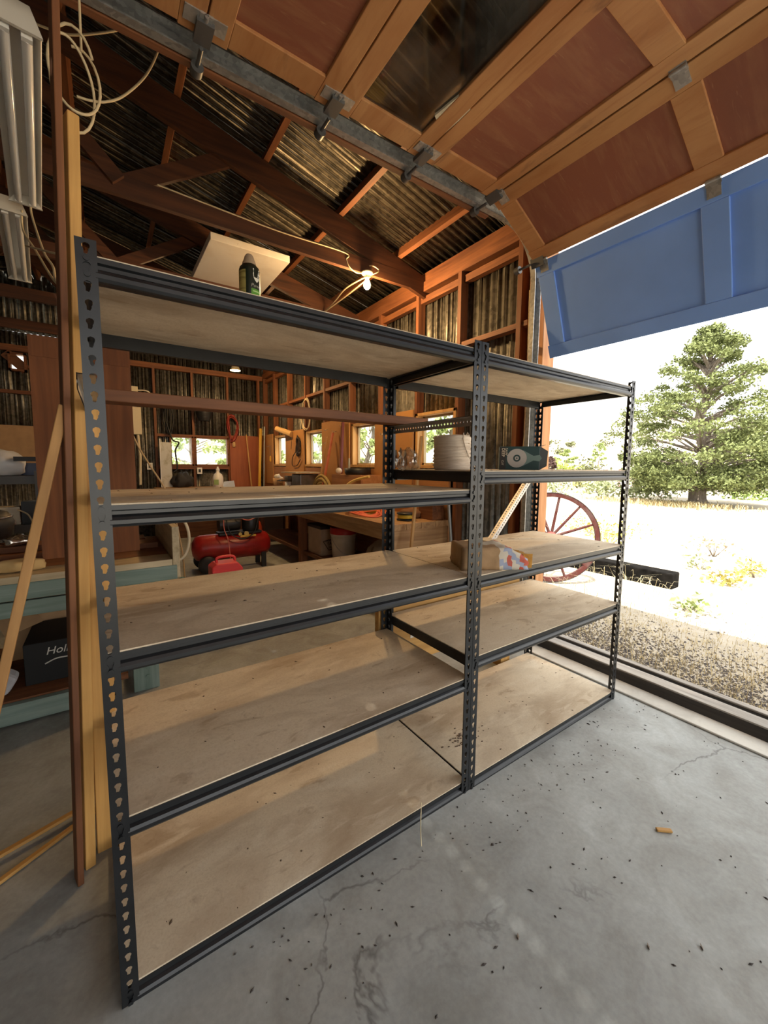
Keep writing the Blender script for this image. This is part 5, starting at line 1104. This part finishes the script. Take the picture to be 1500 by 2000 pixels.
for k in range(12):
    a = 2*PI*k/12+.17; MB().tube([wp(.05, a), wp(.28, a), wp(R_-.035, a)], [.018, .016, .014], 8).build('spoke', M_RIM, t)
MB().tube([wp(0,0,-.11), wp(0,0,-.10), wp(0,0,-.04), wp(0,0,.04), wp(0,0,.10), wp(0,0,.11)], [.035, .045, .07, .07, .045, .035], 16).build('hub', plain('hub_red', (.26, .05, .04), .7, var=.3), t)
# railroad tie
tag(MB().box((5.45, .78, -.07), (5.66, 2.30, .12)).build('timber_tie', plain('charred_timber', (.010, .009, .008), 1.0, 0, .05, var=.5, vscale=12), bevel=.015), 'black heavy timber lying on the sand beyond the right post', 'timber')

# ================================================================== SMALL LITTER INDOORS
mb = MB(); r_ = random.Random(21)
for k in range(330):
    x = r_.uniform(.2, 2.6); y = r_.uniform(-1.15, -.02) if r_.random() < .7 else r_.uniform(-.25, -.02); s_ = r_.uniform(.0012, .0034)*(1 if r_.random() < .95 else 1.6)
    a = r_.uniform(0, 3.1); L_ = r_.uniform(1, 3.0); c, d = math.cos(a), math.sin(a)
    mb.add([(x+c*s_*L_, y+d*s_*L_, .001), (x-d*s_, y+c*s_, .001), (x-c*s_*L_, y-d*s_*L_, .001), (x+d*s_, y-c*s_, .001), (x, y, .001+s_)], [(0,1,4), (1,2,4), (2,3,4), (3,0,4)])
tag(mb.build('floor_litter', plain('dark_litter', (.06, .05, .045), .9, var=.4, vscale=20), fixn=False), 'dark crumbs scattered over the concrete floor', 'litter', kind='stuff')
mb = MB()
for L, x0, x1 in [(z, .05, 1.18) for z in LL[1:]]+[(z, 1.28, 2.42) for z in LR[1:]]:
    for k in range(26):
        x, y, s_ = r_.uniform(x0, x1), r_.uniform(.03, .56), r_.uniform(.0012, .0040); a = r_.uniform(0, 3.1); L_ = r_.uniform(1, 2.5); c, d = math.cos(a), math.sin(a)
        mb.add([(x+c*s_*L_, y+d*s_*L_, L+.0003), (x-d*s_, y+c*s_, L+.0003), (x-c*s_*L_, y-d*s_*L_, L+.0003), (x+d*s_, y-c*s_, L+.0003), (x, y, L+s_*.8)], [(0,1,4), (1,2,4), (2,3,4), (3,0,4)])
for k in range(90):
    x, y, s_ = r_.gauss(1.42, .05), r_.gauss(.20, .03), r_.uniform(.002, .005); L = LR[4]
    mb.add([(x+s_*2, y, L+.0003), (x, y+s_, L+.0003), (x-s_*2, y, L+.0003), (x, y-s_, L+.0003), (x, y, L+s_)], [(0,1,4), (1,2,4), (2,3,4), (3,0,4)])
tag(mb.build('shelf_litter', plain('brown_litter', (.10, .065, .04), .9), fixn=False), 'small dirt crumbs lying on the shelf boards', 'litter', kind='stuff')
tag(MB().box((1.68, -.545, .001), (1.735, -.53, .010)).build('wood_chip', PINE('X'), bevel=.003), 'pale wood splinter lying on the concrete floor', 'wood chip').rotation_euler.z = -.7
cable('straw_stalk', [(.905, -.085, .004), (.93, -.05, .03), (.975, .0, .075)], .0016, M_DRY2, 'single pale straw stalk on the floor in front of the shelves', 'straw')
for x, y, l in ((.955, -.455, 'dried leaf curl on the floor below the right shelving unit'), (1.245, -.675, 'dark dried leaf ball on the floor near the bottom'), (1.37, -.76, 'pale dried leaf at the lower right of the floor')):
    t_ = MB().prism([(0,0), (.012,.004), (.022,0), (.012,-.007)], (x, y, .001), (.5,.5,.1), (-.4,.4,.5), (0,0,.003)); tag(t_.build('dry_leaf', plain('dry_leaf', (.16, .12, .09), .9, var=.4, vscale=40)), l, 'leaf')
